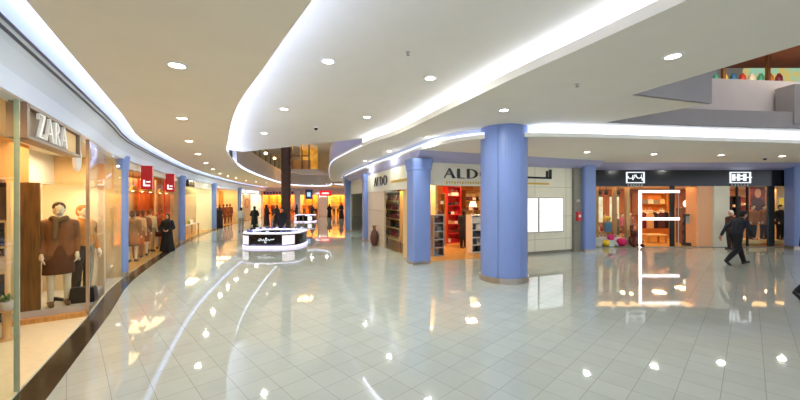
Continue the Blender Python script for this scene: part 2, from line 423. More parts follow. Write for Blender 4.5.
for (px, py) in [(228,176),(236,178),(246,180.3),(256,181.8),(266,183),(312,184.2),(327,184.2)]:
    downlight(px, py, ZA, f'{ORD[k]} tiny downlight in the distant low ceiling counting along from the left shops', 40); k += 1
def dome(px, py, z, label):
    Y = F*(z-H)/(200-py); t = thing('ceiling_camera', label, 'camera', (W(px,Y), Y, z))
    MB().lathe([(.07,0),(.07,-.03),(.06,-.035)], n=16).build('mount', M_WHITE, t)
    MB().lathe([(.058,-.035),(.052,-.07),(.03,-.095),(.005,-.1)], n=16).build('dome', M_BLACK, t)
dome(316,127, ZB, 'small dark dome camera on the raised middle ceiling'); dome(765,157.5, ZA, 'small dark dome camera on the low ceiling before the right black shop')
def sprink(px, py, z, label):
    Y = F*(z-H)/(200-py); o = MB().lathe([(.035,0),(.035,-.01),(.012,-.015),(.012,-.04),(.03,-.045),(.03,-.05)], (0,0,0), 12).build('sprinkler_head', M_STEEL, None, (W(px,Y),Y,z)); tag(o, label, 'sprinkler')
sprink(408,52,ZB,'tiny sprinkler head in the raised ceiling beside the straight cove light'); sprink(577,84,ZC,'tiny sprinkler head in the right ceiling between cove light and blue column')

# ------------------------------------------------------------------ columns
def round_column(X, Y, r, z1, label, cap=True, rb=.0):
    t = thing('round_column', label, 'column', (X, Y, 0)); t['kind'] = 'thing'
    z0 = .14
    MB().lathe([(r*1.06,0),(r*1.06,z0),(r,z0)], n=28, smooth=False).build('base_ring', M_STEEL, t)
    mb = MB(); n = 6                                        # curved panels with open joints between
    for k in range(n):
        a0, a1 = 2*PI*k/n + .012, 2*PI*(k+1)/n - .012; N = 8
        ring = [(math.cos(a0+(a1-a0)*i/N), math.sin(a0+(a1-a0)*i/N)) for i in range(N+1)]
        sec = [(c*r, s*r) for c, s in ring] + [(c*(r-.03), s*(r-.03)) for c, s in ring[::-1]]
        mb.prism(sec, lambda u, v, z: (u, v, z), z0, z1)
    mb.build('shaft', M_LILAC, t)
    MB().lathe([(r-.028,z0),(r-.028,z1)], n=24).build('core', mat('joint_dark', '55609a', .6), t)
    if cap: MB().lathe([(r,z1-.42),(r*1.12,z1-.36),(r*1.12,z1-.28),(r*1.22,z1-.1),(r*1.24,z1)], n=24).build('capital', M_LILAC, t)
    return t
round_column(2.76, 9.05, .60, ZC, 'big round lilac blue column standing alone in the middle of the tiled floor', False)
for i, (Yc, lab) in enumerate([(9.35,'lilac round pillar with flared top beside the fashion window, before the red shop'),(16.8,'lilac round pillar between the red shop and the pale yellow shop'),
                               (24.1,'lilac round pillar between the pale yellow shop and the amber clothes shop'),(32.6,'lilac round pillar at the far end of the left shops, before the white shop')]):
    p = FL(Yc).p(0, -.1 if i == 0 else 0, 0); round_column(p[0], p[1], .16 if i == 0 else .2, 3.3, lab)
def square_column(fr, a0, a1, d0, d1, z1, label, cap=True):
    o = fr.p((a0+a1)/2, (d0+d1)/2, 0)
    t = thing('square_column', label, 'column', o, fr.rz); t['kind'] = 'thing'
    hx, hy = (a1-a0)/2, abs(d1-d0)/2; c = .05
    def oct_(x, y): return [(-x+c,-y),(x-c,-y),(x,-y+c),(x,y-c),(x-c,y),(-x+c,y),(-x,y-c),(-x,-y+c)]
    MB().slab(oct_(hx,hy), .0, z1).build('shaft', M_LILAC, t)
    MB().slab(oct_(hx+.012,hy+.012), 0, .09).build('base_strip', M_STEEL, t)
    if cap: MB().loft([[(x,y,z) for x, y in oct_(hx+e,hy+e)] for e, z in ((.0,z1-.4),(.025,z1-.34),(.025,z1-.28),(.055,z1-.1),(.06,z1))], True, False).build('capital', M_LILAC, t)
square_column(FA, -.24, .40, -.3, .30, 3.45, 'lilac square column at the corner of the shoe shop, under its fascia')
square_column(FAL, 6.42, 6.85, -.2, .2, 3.45, 'lilac square column on the side of the shoe shop, next to the pale side panel')
square_column(FAL, 11.9, 12.38, -.12, .2, 3.45, 'lilac square column second along from the shoe shop corner, by the white doorway')
square_column(FB, 4.2, 4.7, -.14, .2, 3.45, 'lilac square column farthest along the right side of the far walkway')
square_column(FA, 7.36, 7.98, -.35, .3, 3.55, 'lilac square column between the white poster wall and the black toy shop', False)
square_column(FR, 8.5, 9.2, .02, .5, 3.6, 'lilac column at the far right end of the black shopfronts', False)

# ------------------------------------------------------------------ glyphs
def glyph(ch):
    th, tn = .17, .06
    def st(p, q, wd):
        p, q = Vector(p), Vector(q); n = Vector((-(q-p).y, (q-p).x)).normalized()*wd/2
        return [tuple(p+n), tuple(q+n), tuple(q-n), tuple(p-n)]
    def bar(x0, x1, y0, y1): return [(x0,y0),(x1,y0),(x1,y1),(x0,y1)]
    def arc(cx, cy, rx, ry, a0, a1, wx, wy, n=16):
        o = [(cx+rx*math.cos(a0+(a1-a0)*i/n), cy+ry*math.sin(a0+(a1-a0)*i/n)) for i in range(n+1)]
        i_ = [(cx+(rx-wx)*math.cos(a0+(a1-a0)*i/n), cy+(ry-wy)*math.sin(a0+(a1-a0)*i/n)) for i in range(n+1)]
        return [[o[k], o[k+1], i_[k+1], i_[k]] for k in range(n)]
    if ch == 'A': return [[(.0,0),(tn*1.1,0),(.40,1),(.36,1)], [(.30,1),(.44,1),(.80,0),(.61,0)], bar(.17,.6,.32,.32+tn)], .8
    if ch == 'L': return [bar(0,th,0,1), bar(th,.52,0,tn*1.3)], .55
    if ch == 'D': return [bar(0,th,0,1)] + arc(.17,.5,.6,.5,-PI/2,PI/2,.17,.07), .8
    if ch == 'O': return arc(.45,.5,.45,.5,0,2*PI,.17,.07,26), .92
    if ch == 'Z': return [bar(.04,.66,1-tn,1), bar(0,.68,0,tn), [(.46,1-tn),(.66,1-tn),(.22,tn),(.02,tn)], bar(.04,.04+tn*.8,.75,1), bar(.68-tn*.8,.68,0,.25)], .68
    if ch == 'R': return [bar(.04,.04+th,0,1), bar(0,.28,0,tn*.7)] + arc(.21,.74,.36,.26,-PI/2,PI/2,.15,.06) + [[(.26,.5),(.4,.5),(.74,0),(.54,0)]], .72
    return [bar(0,.1,0,1)], .2
def word(txt, fr, a0, a1, z0, z1, d, m, parent, name='letter', flip=False, thick=.03, gap=.12):
    gl = [glyph(c) for c in txt]; tot = sum(g[1] for g in gl) + gap*(len(gl)-1); sx = (a1-a0)/tot; x = 0; out = []
    for polys, wd in gl:
        mb = MB()
        for p in polys: mb.prism([((u+x), v) for u, v in p], lambda u, v, t: fr.p(a0+u*sx, d+t, z0+(z1-z0)*v), 0, thick)
        out.append(mb.build(name, m, parent)); x += wd + gap
    return out
def root_at(name, label, cat, fr, a, group=None):
    """thing whose parts are given in world space: Empty at the thing's base, inverse kept on the parts"""
    return thing(name, label, cat, (0,0,0), 0, group)

# ------------------------------------------------------------------ human figures
def figure_chains(mb, h=1.75, arms=((.30,.02,1.12,.33,.12,.88),(.30,.02,1.12,.33,.12,.88)), legs=((.10,.0,.50,.10,-.02,.07),(.10,.0,.50,.10,-.02,.07)), lean=0, fingers=True, head=True):
    """upright figure facing +Y. arms/legs: (elbow xyz, wrist xyz) / (knee xyz, ankle xyz) for left (-x) and right (+x)"""
    k = h/1.75
    def T(p):
        x, y, z = p
        if z > .95: 
            dz = z-.95; y, z = y*math.cos(lean)+dz*math.sin(lean), .95+dz*math.cos(lean)-y*math.sin(lean)
        return (x*k, y*k, z*k)
    def cap(p, r, q, r2): mb.capsule(T(p), r*k, T(q), r2*k)
    for sx in (-.05, .05):
        cap((sx,0,.97), .10, (sx,0,1.12), .088); cap((sx,0,1.12), .088, (sx*1.4,0,1.34), .095)
    cap((-.14,0,1.385), .058, (.14,0,1.385), .058); cap((0,0,1.4), .07, (0,.01,1.54), .052)
    if head:
        c = T((0,.02,1.635)); mb.ell(c, .075*k, .092*k, .112*k)
        mb.ell(T((0,.055,1.585)), .052*k, .05*k, .055*k)                  # jaw
        mb.capsule(T((0,.11,1.645)), .011*k, T((0,.128,1.61)), .016*k, 8)  # nose
        for s in (-1, 1): mb.ell(T((s*.078,.01,1.63)), .012*k, .025*k, .033*k, 8, 6)
        mb.capsule(T((-.022,.103,1.575)), .009*k, T((.022,.103,1.575)), .009*k, 8)  # lips
        mb.capsule(T((-.045,.092,1.665)), .012*k, T((.045,.092,1.665)), .012*k, 8)  # brow
    for s, a in ((-1, arms[0]), (1, arms[1])):
        sh, el, wr = (s*.19,0,1.40), (s*a[0],a[1],a[2]), (s*a[3],a[4],a[5])
        cap(sh, .055, el, .040); cap(el, .040, wr, .027)
        e, q = Vector(el), Vector(wr); t = (q-e).normalized(); side = t.cross(Vector((s*1.0,0,0)))
        side = side.normalized() if side.length > 1e-3 else Vector((0,1,0))
        palm = q + t*.075; cap(q, .026, palm, .034); cap(q+side*.015, .022, palm+side*.022, .022); cap(q-side*.015, .022, palm-side*.022, .022)
        if fingers:
            curl = Vector((-s,0,0))
            for i, L_ in enumerate((.058,.072,.078,.068)):
                b = palm + t*.018 + side*((i-1.5)*.0205); m1 = b + t*L_*.6 + curl*.008; m2 = m1 + t*L_*.45 + curl*.026
                cap(b, .0105, m1, .0095); cap(m1, .0095, m2, .0082)
            b = q + t*.03 + side*.028*-1; m1 = b - side*.028 + t*.03; m2 = m1 + t*.032 - side*.006
            cap(b, .013, m1, .011); cap(m1, .011, m2, .0095)
    for s, l in ((-1, legs[0]), (1, legs[1])):
        hip, kn, an = (s*.09,0,.93), (s*l[0],l[1],l[2]), (s*l[3],l[4],l[5])
        cap(hip, .095, kn, .060); cap(kn, .058, an, .038)
        f = Vector((0,1,0)) if len(l) < 7 else Vector((0, math.cos(l[6]), math.sin(l[6])))
        an = Vector(an); cap(an - f*.03 - Vector((0,0,.03)), .034, an + f*.15 - Vector((0,0,.045)), .026)
    return T
def robe_mesh(mb, h, hem=.30, flare=.0, arms=True):
    k = h/1.7
    prof = [(hem,.02),(hem*.97,.1),(hem*.8,.5),(.205,.85),(.19,1.05),(.2,1.25),(.19,1.36),(.10,1.44),(.07,1.47)]
    rings = []
    for j, (r, z) in enumerate(prof):
        n = 24; rip = .05 if z < .6 else .015
        rings.append([(r*k*(1+rip*math.sin(7*2*PI*i/n))*math.cos(2*PI*i/n), r*k*.78*(1+rip*math.sin(7*2*PI*i/n))*math.sin(2*PI*i/n) - flare*max(0,.6-z)*k, z*k) for i in range(n)])
    mb.loft(rings)
    if arms:
        for s in (-1, 1):
            mb.capsule((s*.17*k,0,1.36*k), .07*k, (s*.25*k,.03*k,1.08*k), .075*k); mb.capsule((s*.25*k,.03*k,1.08*k), .075*k, (s*.13*k,.22*k,.98*k), .07*k)
PROTO = {}
def robed_woman(loc, rz, h, label, scarf='131217', robe='101014', flare=0):
    key = (scarf, robe, flare)
    if key in PROTO: return dup(PROTO[key], loc, rz, h/1.65, label)
    t = thing('person', label, 'person', loc, rz, 'people in the mall'); t.scale = [h/1.65]*3
    b = MB(); figure_chains(b, 1.65, arms=((.24,.03,1.13,.11,.22,1.03),)*2); remeshed(b, .014, 'body', M_SKIN, t, 3)
    r = MB(); robe_mesh(r, 1.65, flare=flare); remeshed(r, .018, 'robe', fab(robe), t, 4)
    s = MB(); k = 1.65/1.75
    s.ell((0,-.012*k,1.645*k), .1*k, .108*k, .128*k); s.capsule((0,-.02*k,1.53*k), .085*k, (0,-.01*k,1.45*k), .12*k); s.capsule((0,-.07*k,1.5*k), .08*k, (0,-.1*k,1.3*k), .1*k)
    remeshed(s, .014, 'headscarf', fab(scarf), t, 4)
    PROTO[key] = t; return t
def dressed(name, label, cat, loc, rz, h, top, bottom, skin=M_SKIN, hair='18120e', pose=None, coat=0, lean=0, shoes='151210', skirt=False, voxel=.011, group=None, fingers=True, scarf=None):
    t = thing(name, label, cat, loc, rz, group)
    P = pose or {}; k = h/1.75
    arms = P.get('arms', ((.27,.0,1.13,.29,.06,.88),(.27,.0,1.13,.29,.06,.88))); legs = P.get('legs', ((.10,.01,.50,.10,-.02,.08),(.10,.01,.50,.10,-.02,.08)))
    b = MB(); T = figure_chains(b, h, arms, legs, lean, fingers); remeshed(b, voxel, 'body', skin, t, 3)
    s = MB()
    def cap(m, p, r, q, r2): m.capsule(T(p), r*k, T(q), r2*k)
    for sx in (-.055, .055):
        cap(s, (sx,0,.98), .13, (sx,0,1.12), .115); cap(s, (sx,0,1.12), .115, (sx*1.5,0,1.34), .118)
    cap(s, (-.14,0,1.385), .09, (.14,0,1.385), .09); cap(s, (0,0,1.4), .085, (0,.0,1.475), .07)
    for g, a in ((-1, arms[0]), (1, arms[1])):
        sh, el, wr = (g*.19,0,1.39), (g*a[0],a[1],a[2]), Vector((g*a[3],a[4],a[5]))
        wr = Vector(el) + (wr-Vector(el))*.93
        cap(s, sh, .066, el, .054); cap(s, el, .052, wr, .042)
    if coat:
        for sx in (-.06, .06): cap(s, (sx,0,.98), .132, (sx*1.5,0,.98-coat), .145)
    remeshed(s, .013, 'coat' if coat else 'shirt', fab(top), t, 4)
    q = MB()
    if skirt:
        q.lathe([(.15*k,1.02*k),(.19*k,.9*k),(.205*k,.55*k),(.2*k,.54*k)], n=20, sy=.8); q.build('skirt', fab(bottom), t)
    else:
        for sx in (-.05, .05): cap(q, (sx,0,1.0), .125, (sx*1.5,0,.93), .13)
        for g, l in ((-1, legs[0]), (1, legs[1])):
            kn, an = (g*l[0],l[1],l[2]), Vector((g*l[3],l[4],l[5])); an = an + (Vector(kn)-an)*.06
            cap(q, (g*.09,0,.93), .115, kn, .082); cap(q, kn, .08, an, .062)
        remeshed(q, .013, 'trousers', fab(bottom), t, 4)
    for g, l in ((-1, legs[0]), (1, legs[1])):
        f = Vector((0,1,0)) if len(l) < 7 else Vector((0, math.cos(l[6]), math.sin(l[6])))
        an = Vector((g*l[3],l[4],l[5])); m = MB()
        cap(m, an - f*.035 - Vector((0,0,.03)), .047, an + f*.16 - Vector((0,0,.05)), .037); remeshed(m, .01, 'shoe', gls(shoes), t, 3)
    if hair:
        m = MB(); c = T((0,.002,1.665)); m.ell(c, .088*k, .098*k, .098*k)
        m.ell(T((0,-.035,1.62)), .08*k, .07*k, .1*k); remeshed(m, .011, 'hair', fab(hair), t, 3)
    if scarf:
        m = MB()
        for i in range(12):
            a0, a1 = 2*PI*i/12, 2*PI*(i+1)/12
            m.capsule(T((.095*math.cos(a0),.02+.09*math.sin(a0),1.47+.02*math.sin(3*a0))), .04*k, T((.095*math.cos(a1),.02+.09*math.sin(a1),1.47+.02*math.sin(3*a1))), .04*k, 8)
        m.capsule(T((.05,.11,1.45)), .045*k, T((.07,.15,1.15)), .035*k); remeshed(m, .012, 'scarf', fab(scarf), t, 3)
    return t
STRIDE = dict(legs=((.09,.22,.52,.09,.36,.09,.25),(.09,-.02,.50,.09,-.36,.16,-.75)), arms=((.26,-.12,1.14,.26,-.20,.90),(.27,.12,1.16,.24,.34,1.02)))
STAND = dict(arms=((.225,-.02,1.13,.215,.10,.89),(.225,-.02,1.13,.215,.10,.89)))
# walking man on the right; feet touch the floor
dressed('person', 'man in dark shirt and trousers striding across the tiled floor before the right shops', 'person', (10.85, 11.0, .0), -PI/2, 1.80, '1b1e28', '101015', pose=STRIDE, lean=.36, voxel=.0085, group='people in the mall')
# passer-by leaving the frame at the right edge
dressed('person', 'person in black walking out of the picture at its right edge, trailing shoe visible', 'person', (8.80, 7.2, 0), -PI/2, 1.72, '0c0c10', '0b0b0e', pose=dict(legs=((.09,.24,.52,.09,.40,.09,.2),(.09,-.12,.50,.09,-.52,.17,-.7)), arms=STAND['arms']), hair='0a0a0c', voxel=.011, group='people in the mall')
p = FL(Yat(167.5,.12)).p(0, .12, 0); robed_woman((p[0], p[1], 0), R(200), 1.52, 'woman in black robe walking past the red shop windows on the left')
robed_woman((W(254.5,23.5),23.5,0), R(20), 1.66, 'woman in black robe left of the others behind the kiosk, before the white shop')
robed_woman((W(266.5,27.5),27.5,0), R(-40), 1.74, 'woman in black robe behind the kiosk, between white shop and brown pole')
robed_woman((W(276.5,26),26,0), R(160), 1.72, 'woman in black robe just left of the dark-suited man behind the kiosk')
robed_woman((W(296.5,34.8),34.8,0), R(90), 1.62, 'woman in black robe just right of the brown pole, behind the far kiosk')
robed_woman((W(312.5,35.5),35.5,0), R(-120), 1.6, 'woman in black robe at the right end of the far kiosk')
robed_woman((W(329.5,39.5),39.5,0), R(10), 1.64, 'woman in black robe standing by the white and pink display in the distance')
robed_woman((W(341.5,37.5),37.5,0), R(150), 1.8, 'tall figure in black robe at the right side of the far walkway')
robed_woman((W(219.5,25.6),25.6,0), R(70), 1.6, 'woman in black robe at the amber clothes shop window on the left', flare=.0)
dressed('person', 'person in pale grey top and grey trousers standing left of the kiosk', 'person', (W(241,22.6),22.6,0), R(10), 1.6, 'b9b7b2', '8d877f', pose=STAND, voxel=.014, group='people in the mall')
dressed('person', 'man in dark suit with white shirt front behind the kiosk counter by the pole', 'person', (W(282,17.6),17.6,0), R(180), 1.72, '14141c', '14141c', pose=STAND, voxel=.014, group='people in the mall')
dressed('person', 'person with white headcloth and dark clothes by the entrance of the right black shop', 'person', (W(731,14.5),14.5,0), R(90), 1.66, '4a3432', '3c2a28', pose=STAND, hair='f2efe8', voxel=.014, group='people in the mall')

def base(t, loc):
    """put the Empty at the thing's base; its parts stay where they were built"""
    v = Vector(loc); t.location = v
    for c in t.children: c.location = Vector(c.location) - v
    return t

# ------------------------------------------------------------------ goods (prototypes + copies)
GOODS = {}
def bag_mesh(kind):
    mb = MB()
    if kind == 'tote':
        mb.loft([[(x*sx, y*sy, z) for x, y in ((-1,-1),(1,-1),(1,1),(-1,1))] for sx, sy, z in ((.13,.06,0),(.14,.065,.04),(.125,.05,.2),(.115,.035,.21))], True, False)
        mb.tube([(-.07,0,.2),(-.06,0,.28),(0,0,.32),(.06,0,.28),(.07,0,.2)], .008, 6)
    elif kind == 'clutch':
        mb.loft([[(x*sx, y*sy, z) for x, y in ((-1,-1),(1,-1),(1,1),(-1,1))] for sx, sy, z in ((.12,.045,0),(.13,.05,.03),(.125,.04,.13),(.11,.02,.15))], True, False)
        mb.box(-.03,.03,-.055,-.04,.07,.11)
    elif kind == 'shoe':
        mb.loft([[(x, -.035*wd if i == 0 else .035*wd, z) if i < 2 else ((x, .035*wd, z+hh) if i == 2 else (x, -.035*wd, z+hh)) for i in range(4)] for x, wd, z, hh in ((-.12,.7,.05,.05),(-.09,1,.045,.05),(0,.9,.02,.04),(.08,1.05,0,.035),(.13,.5,0,.015))], True, False)
        mb.capsule((-.11,0,.005), .008, (-.1,0,.05), .016, 6)
    elif kind == 'box':
        mb.box(-.15,.15,-.1,.1,0,.1); mb.box(-.155,.155,-.105,.105,.085,.12)
    return mb
def goods(kind, col, loc, rz, label, group, name=None, sc=1.0):
    key = (kind, col)
    names = {'tote':('handbag','bag'),'clutch':('clutch_bag','bag'),'shoe':('shoe','shoe'),'box':('shoe_box','box')}
    nm, cat = names[kind]
    if key not in GOODS:
        GOODS[key] = bag_mesh(kind).build(nm, gls(col)); o = GOODS[key]
    else:
        o = GOODS[key].copy(); COL.objects.link(o)
    o.location = loc; o.rotation_euler = (0,0,rz); o.scale = (sc,)*3
    return tag(o, label, cat, group)
CN = {'16141a':'black','e9e4d8':'white','a3202c':'red','5b2b20':'brown','c9a27a':'tan','6d1830':'burgundy','3b3f52':'navy','d9b35c':'mustard','d77aa0':'pink','7d2f6a':'purple','8a8a86':'grey'}
def shelf_unit(name, label, fr, a0, a1, d0, d1, z0, z1, n, back_m, frame_m, fill=None, gname=None, per=4, kinds=('tote','clutch'), cat='shelf', what='red shelf tower', sc=1.0):
    t = thing(name, label, cat)
    MB().fbox(fr, a0, a1, d0, d0+.03, z0, z1).build('back_panel', back_m, t)
    for a in (a0, a1-.03): MB().fbox(fr, a, a+.03, d0+.03, d1, z0, z1).build('side_panel', frame_m, t)
    zs = [z0 + (z1-z0-.03)*i/n for i in range(n+1)]
    for z in zs: MB().fbox(fr, a0+.03, a1-.03, d0+.03, d1, z, z+.03).build('shelf_board', frame_m, t)
    c = fr.p((a0+a1)/2, (d0+d1)/2, z0); base(t, c)
    if fill:
        pos = ['far left','left','middle','right','far right'] if per == 5 else (['far left','centre left','centre right','far right'] if per == 4 else (['left','middle','right'] if per == 3 else ['left','right']))
        for i, z in enumerate(zs[:-1]):
            for k in range(per):
                col = random.choice(fill); kd = random.choice(kinds)
                a = a0 + .05 + (a1-a0-.1)*(k+.5)/per
                goods(kd, col, fr.p(a, (d0+d1)/2+.02, z+.031), fr.rz + random.uniform(-.2,.2), f'{CN.get(col,"dark")} {"shoe" if kd=="shoe" else ("box" if kd=="box" else "bag")} on the {ORD[n-1-i]} board down of the {what}, {pos[k]}', gname, sc=min(sc,(a1-a0)/per/.29))
    return t
def rack(label, fr, a0, a1, d, z, cols, what, m=None, glen=.85, face=False):
    """clothes rail with garments hanging"""
    t = thing('clothes_rail', label, 'clothes rail'); m = m or M_STEEL
    MB().tube([fr.p(a0,d,z), fr.p(a1,d,z)], .014).build('rail', m, t)
    for a in (a0, a1):
        MB().tube([fr.p(a,d,.02), fr.p(a,d,z)], .014).build('post', m, t)
        MB().fbox(fr, a-.02, a+.02, d-.22, d+.22, 0, .03).build('foot', m, t)
    base(t, fr.p((a0+a1)/2, d, 0))
    n = len(cols); 
    for i, c in enumerate(cols):
        a = a0 + (a1-a0)*(i+.5)/n; th = min(.07, (a1-a0)/n*.8)
        g = MB(); sec = [(-.05,0),(-.2,-.08),(-.3,-.35),(-.24,-.38),(-.2,-.25),(-.22,-glen),(.22,-glen),(.2,-.25),(.24,-.38),(.3,-.35),(.2,-.08),(.05,0)]
        if face: g.prism(sec, lambda u, v, tt: fr.p(a+u*.8, d+tt+(.05 if i % 2 else -.05), z-.05+v), -.035, .035)
        else: g.prism(sec, lambda u, v, tt: fr.p(a+tt, d+u*.8, z-.05+v), -th/2, th/2)
        g.tube([fr.p(a,d,z-.06), fr.p(a,d,z+.02), fr.p(a,d+.02,z+.025)], .005, 6)
        o = g.build('garment', fab(c)); tag(o, f'{FABN.get(c,"dark")} garment hanging {ORD[i]} from the left on the {what}', 'garment', 'garments on the ' + what)
FABN = {'1a1618':'black','6d1830':'burgundy','8a4a20':'rust','c9a27a':'tan','e9e4d8':'white','4a2a3a':'plum','a3202c':'red','6b5a45':'olive brown','d98a4a':'orange','3b3f52':'navy','c76a7a':'rose'}
def mannequin(label, loc, rz, h, top, bottom, coat=0, skirt=False, hair=None, scarf=None, pose=None, group='shop mannequins', fingers=False, skin=None, shoes='2a1c16', voxel=.014):
    return dressed('mannequin', label, 'mannequin', loc, rz, h, top, bottom, skin or M_SKINM, hair, pose or STAND, coat, 0, shoes, skirt, voxel, group, fingers, scarf)
def table(label, fr, a0, a1, d0, d1, z, m, mt=None):
    t = thing('display_table', label, 'table')
    MB().fbox(fr, a0, a1, d0, d1, z-.05, z).build('table_top', mt or m, t)
    for a in (a0+.02, a1-.08):
        for d in (d0+.02, d1-.08): MB().fbox(fr, a, a+.06, d, d+.06, 0, z-.05).build('leg', m, t)
    return base(t, fr.p((a0+a1)/2, (d0+d1)/2, 0))
def warm(name, fr, a, d, z, sz, watt, col='ffc27a'):
    return area(name, fr.p(a, d, z), sz, watt, col)

# ------------------------------------------------------------------ LEFT SHOPS
def lshell(y0, y1, depth, wallm, floorm, zc=3.15, watt=150, col='ffdba6', backm=None, side=True):
    pth = Lpath(y0, y1)
    struct('wall_shop_back', MB().sweep(pth, [(-depth,0),(-depth,zc),(-depth-.1,zc),(-depth-.1,0)]), backm or wallm)
    struct('ceiling_shop', MB().sweep(pth, [(-depth-.1,zc),(-.15,zc),(-.15,zc+.08),(-depth-.1,zc+.08)]), M_CREAM)
    struct('floor_shop', MB().sweep(pth, [(-depth,0),(-.02,0),(-.02,.012),(-depth,.012)]), floorm)
    if side:
        for y in (y0, y1):
            fr = FL(y); struct('wall_shop_side', MB().fbox(fr, -.06, .06, -depth, -.05, 0, zc), wallm)
    n = max(1, round((y1-y0)/3))
    for i in range(n):
        y = y0 + (y1-y0)*(i+.5)/n; area('shop_lamp', FL(y).p(0, -depth*.5, zc-.06), min(1.9, depth*.8), watt, col)
wn = [0]
def pane(y0, y1, z0, z1, m=None, d=-.03, frame=True):
    wn[0] += 1
    o = MB().sweep(Lpath(y0, y1, max(2, int((y1-y0)/.7))), [(d,z0),(d+.012,z0),(d+.012,z1),(d,z1)]).build(f'window_{wn[0]}', m or M_GLASS); o['kind'] = 'structure'
    return o
def lfascia(y0, y1, z0, m, d=-.1, z1=3.24):
    struct('wall_fascia_left', MB().sweep(Lpath(y0, y1), [(d-.06,z0),(d,z0),(d,z1),(d-.06,z1)]), m)

# --- fashion shop in front (open entrance, then a glass display box)
YE = 6.2
lshell(2.0, 9.25, 3.6, M_TAN, mat('entrance_tile_warm_lit','e2d6b8',.2,var=.04), 3.2, 130, 'ffdba6')  # same tile as the walkway, warm shop light put into its colour
pane(2.0, 3.72, .01, 3.2)
o = MB().fbox(FL(3.72), -.008, .008, -.045, .0, 0, 3.2).build('door_jamb', mat('green_glass_edge', '9fb09a', .2)); tag(o, 'narrow green glass edge of the open entrance to the fashion shop', 'glass edge')
# inner pelmet lit warm above the entrance
fz = FL(5.0)
struct('wall_pelmet', MB().sweep(Lpath(2.2, 7.6), [(-1.3,2.42),(-1.2,2.42),(-1.2,3.2),(-1.3,3.2)]), mat('pelmet_orange','d99a48',.6,var=.03,scale=2))
struct('ceiling_inner', MB().sweep(Lpath(2.2, 9.1), [(-3.6,2.40),(-1.2,2.40),(-1.2,2.46),(-3.6,2.46)]), M_WOOD)
for y in (3.4, 4.6, 5.8, 7.0):
    area('pelmet_lamp', FL(y).p(0, -.55, 3.12), .3, 16, 'ffc880')
# sign box
s0, s1 = FL(3.92), FL(5.7)
fs = Frame(s0.p(0, .0, 0)[:2], Vector(s1.o - s0.o), (Vector(s1.o-s0.o).y, -Vector(s1.o-s0.o).x)); Ls = (s1.o - s0.o).length
t = thing('shop_sign', 'white serif letters on a brown framed sign box over the fashion shop entrance', 'sign')
sb = MB().fbox(fs, 0, Ls, -.16, -.05, 2.84, 3.18).build('sign_board', M_WOODG, t)
fm = MB(); fm.fbox(fs, -.02, Ls+.02, -.17, .0, 2.81, 2.85); fm.fbox(fs, -.02, Ls+.02, -.17, .0, 3.175, 3.22); fm.fbox(fs, -.04, .03, -.17, .0, 2.81, 3.22); fm.fbox(fs, Ls-.03, Ls+.03, -.17, .0, 2.81, 3.22)
fm.build('sign_frame', mat('sign_frame_brown', '8d7763', .4), t)
MB().fbox(fs, fs.a(68.5), Ls*.97, -.05, -.045, 2.86, 3.16).build('lit_panel', M_TAN, sb)
word('ZARA', fs, fs.a(38), fs.a(67), 2.865, 3.165, -.02, mat('sign_white', 'fdf9ee', .4, var=.01), sb, thick=.03, gap=.1)
base(t, fs.p(Ls/2, -.04, 2.80))
# display box beyond the entrance
fd = FL(YE); dv = Vector((-6.95,5.35)) - Vector(fd.p(0,-.03,0)[:2])
fside = Frame(fd.p(0,-.03,0)[:2], dv, (dv.y, -dv.x))            # a runs inwards, n points at the camera
if fside.n.y > 0: fside.n = -fside.n
wn[0] += 1; o = MB().fbox(fside, 0, .95, -.012, 0, .2, 2.42).build(f'window_{wn[0]}', M_GLASS); o['kind'] = 'structure'
pane(YE, 9.2, .02, 3.2, M_GLASSR)
o = MB().fbox(FL(YE), -.015, .015, -.05, .0, 0, 3.2).build('glass_corner_strip', M_STEEL); tag(o, 'slim steel corner strip where two display panes of the fashion shop meet', 'glass strip')
t = thing('display_platform', 'low platform with pale wooden front strip under the coat mannequins', 'platform')
MB().fbox(fside, .0, .95, -1.64, .10, .0, .09).build('front_step', M_WOODL, t)
MB().fbox(fside, .0, .95, -1.64, -.02, .09, .20).build('platform_top', M_GREYL, t)
base(t, fside.p(.48, -.8, 0))
struct('wall_display_side', MB().fbox(fside, .955, 1.0, -1.7, .0, 0, 2.42), M_PEACH)
struct('wall_display_back', MB().fbox(fside, -.02, 1.0, -1.75, -1.65, .0, 2.42), mat('display_grey', 'c9b89a', .6, var=.03, scale=2))
o = MB().fbox(fside, .62, .86, -.10, -.05, .2, 2.40).build('wooden_screen', M_WOOD); tag(o, 'tall dark brown wooden panel standing behind the coat mannequin', 'panel')
o = MB().fbox(fside, .885, .92, -.10, -.05, .2, 2.40).build('wooden_post', M_WOODL); tag(o, 'slim pale wooden post along the edge of the dark brown wooden panel', 'post')
mannequin('headed mannequin in brown belted coat, brown skirt and bulky scarf in the front window', (-6.17, 6.15, .2), R(-130), 1.86, '7a4a2a', '5a3018', coat=.12, skirt=True, hair='4a2e1a', scarf='6a4a2c', fingers=True, voxel=.01, shoes='5a3a22')
mannequin('headless-looking mannequin in ochre jacket standing behind the brown coat mannequin', (-6.28, 6.72, .2), R(-100), 1.80, 'b5702a', '3a2a20', coat=.0, hair='a8683a', fingers=True, voxel=.011, shoes='2a1c16')
t = goods('tote', '16141a', fside.p(.09, -.25, .2), .4, 'large black bag on the window platform beside the coat mannequin', None, sc=1.35)
goods('shoe', '16141a', fside.p(.22, -.52, .2), .9, 'black shoe on the window platform nearest the glass corner', 'shoes in the front window', sc=1.1)
goods('shoe', '16141a', fside.p(.42, -.45, .2), .5, 'black shoe on the window platform by the mannequin feet', 'shoes in the front window', sc=1.1)
area('display_lamp', fside.p(.6, -.5, 2.38), .3, 24, 'ffd8a0'); area('display_lamp', fside.p(.2, -1.2, 2.38), .3, 18, 'ffe6c0')
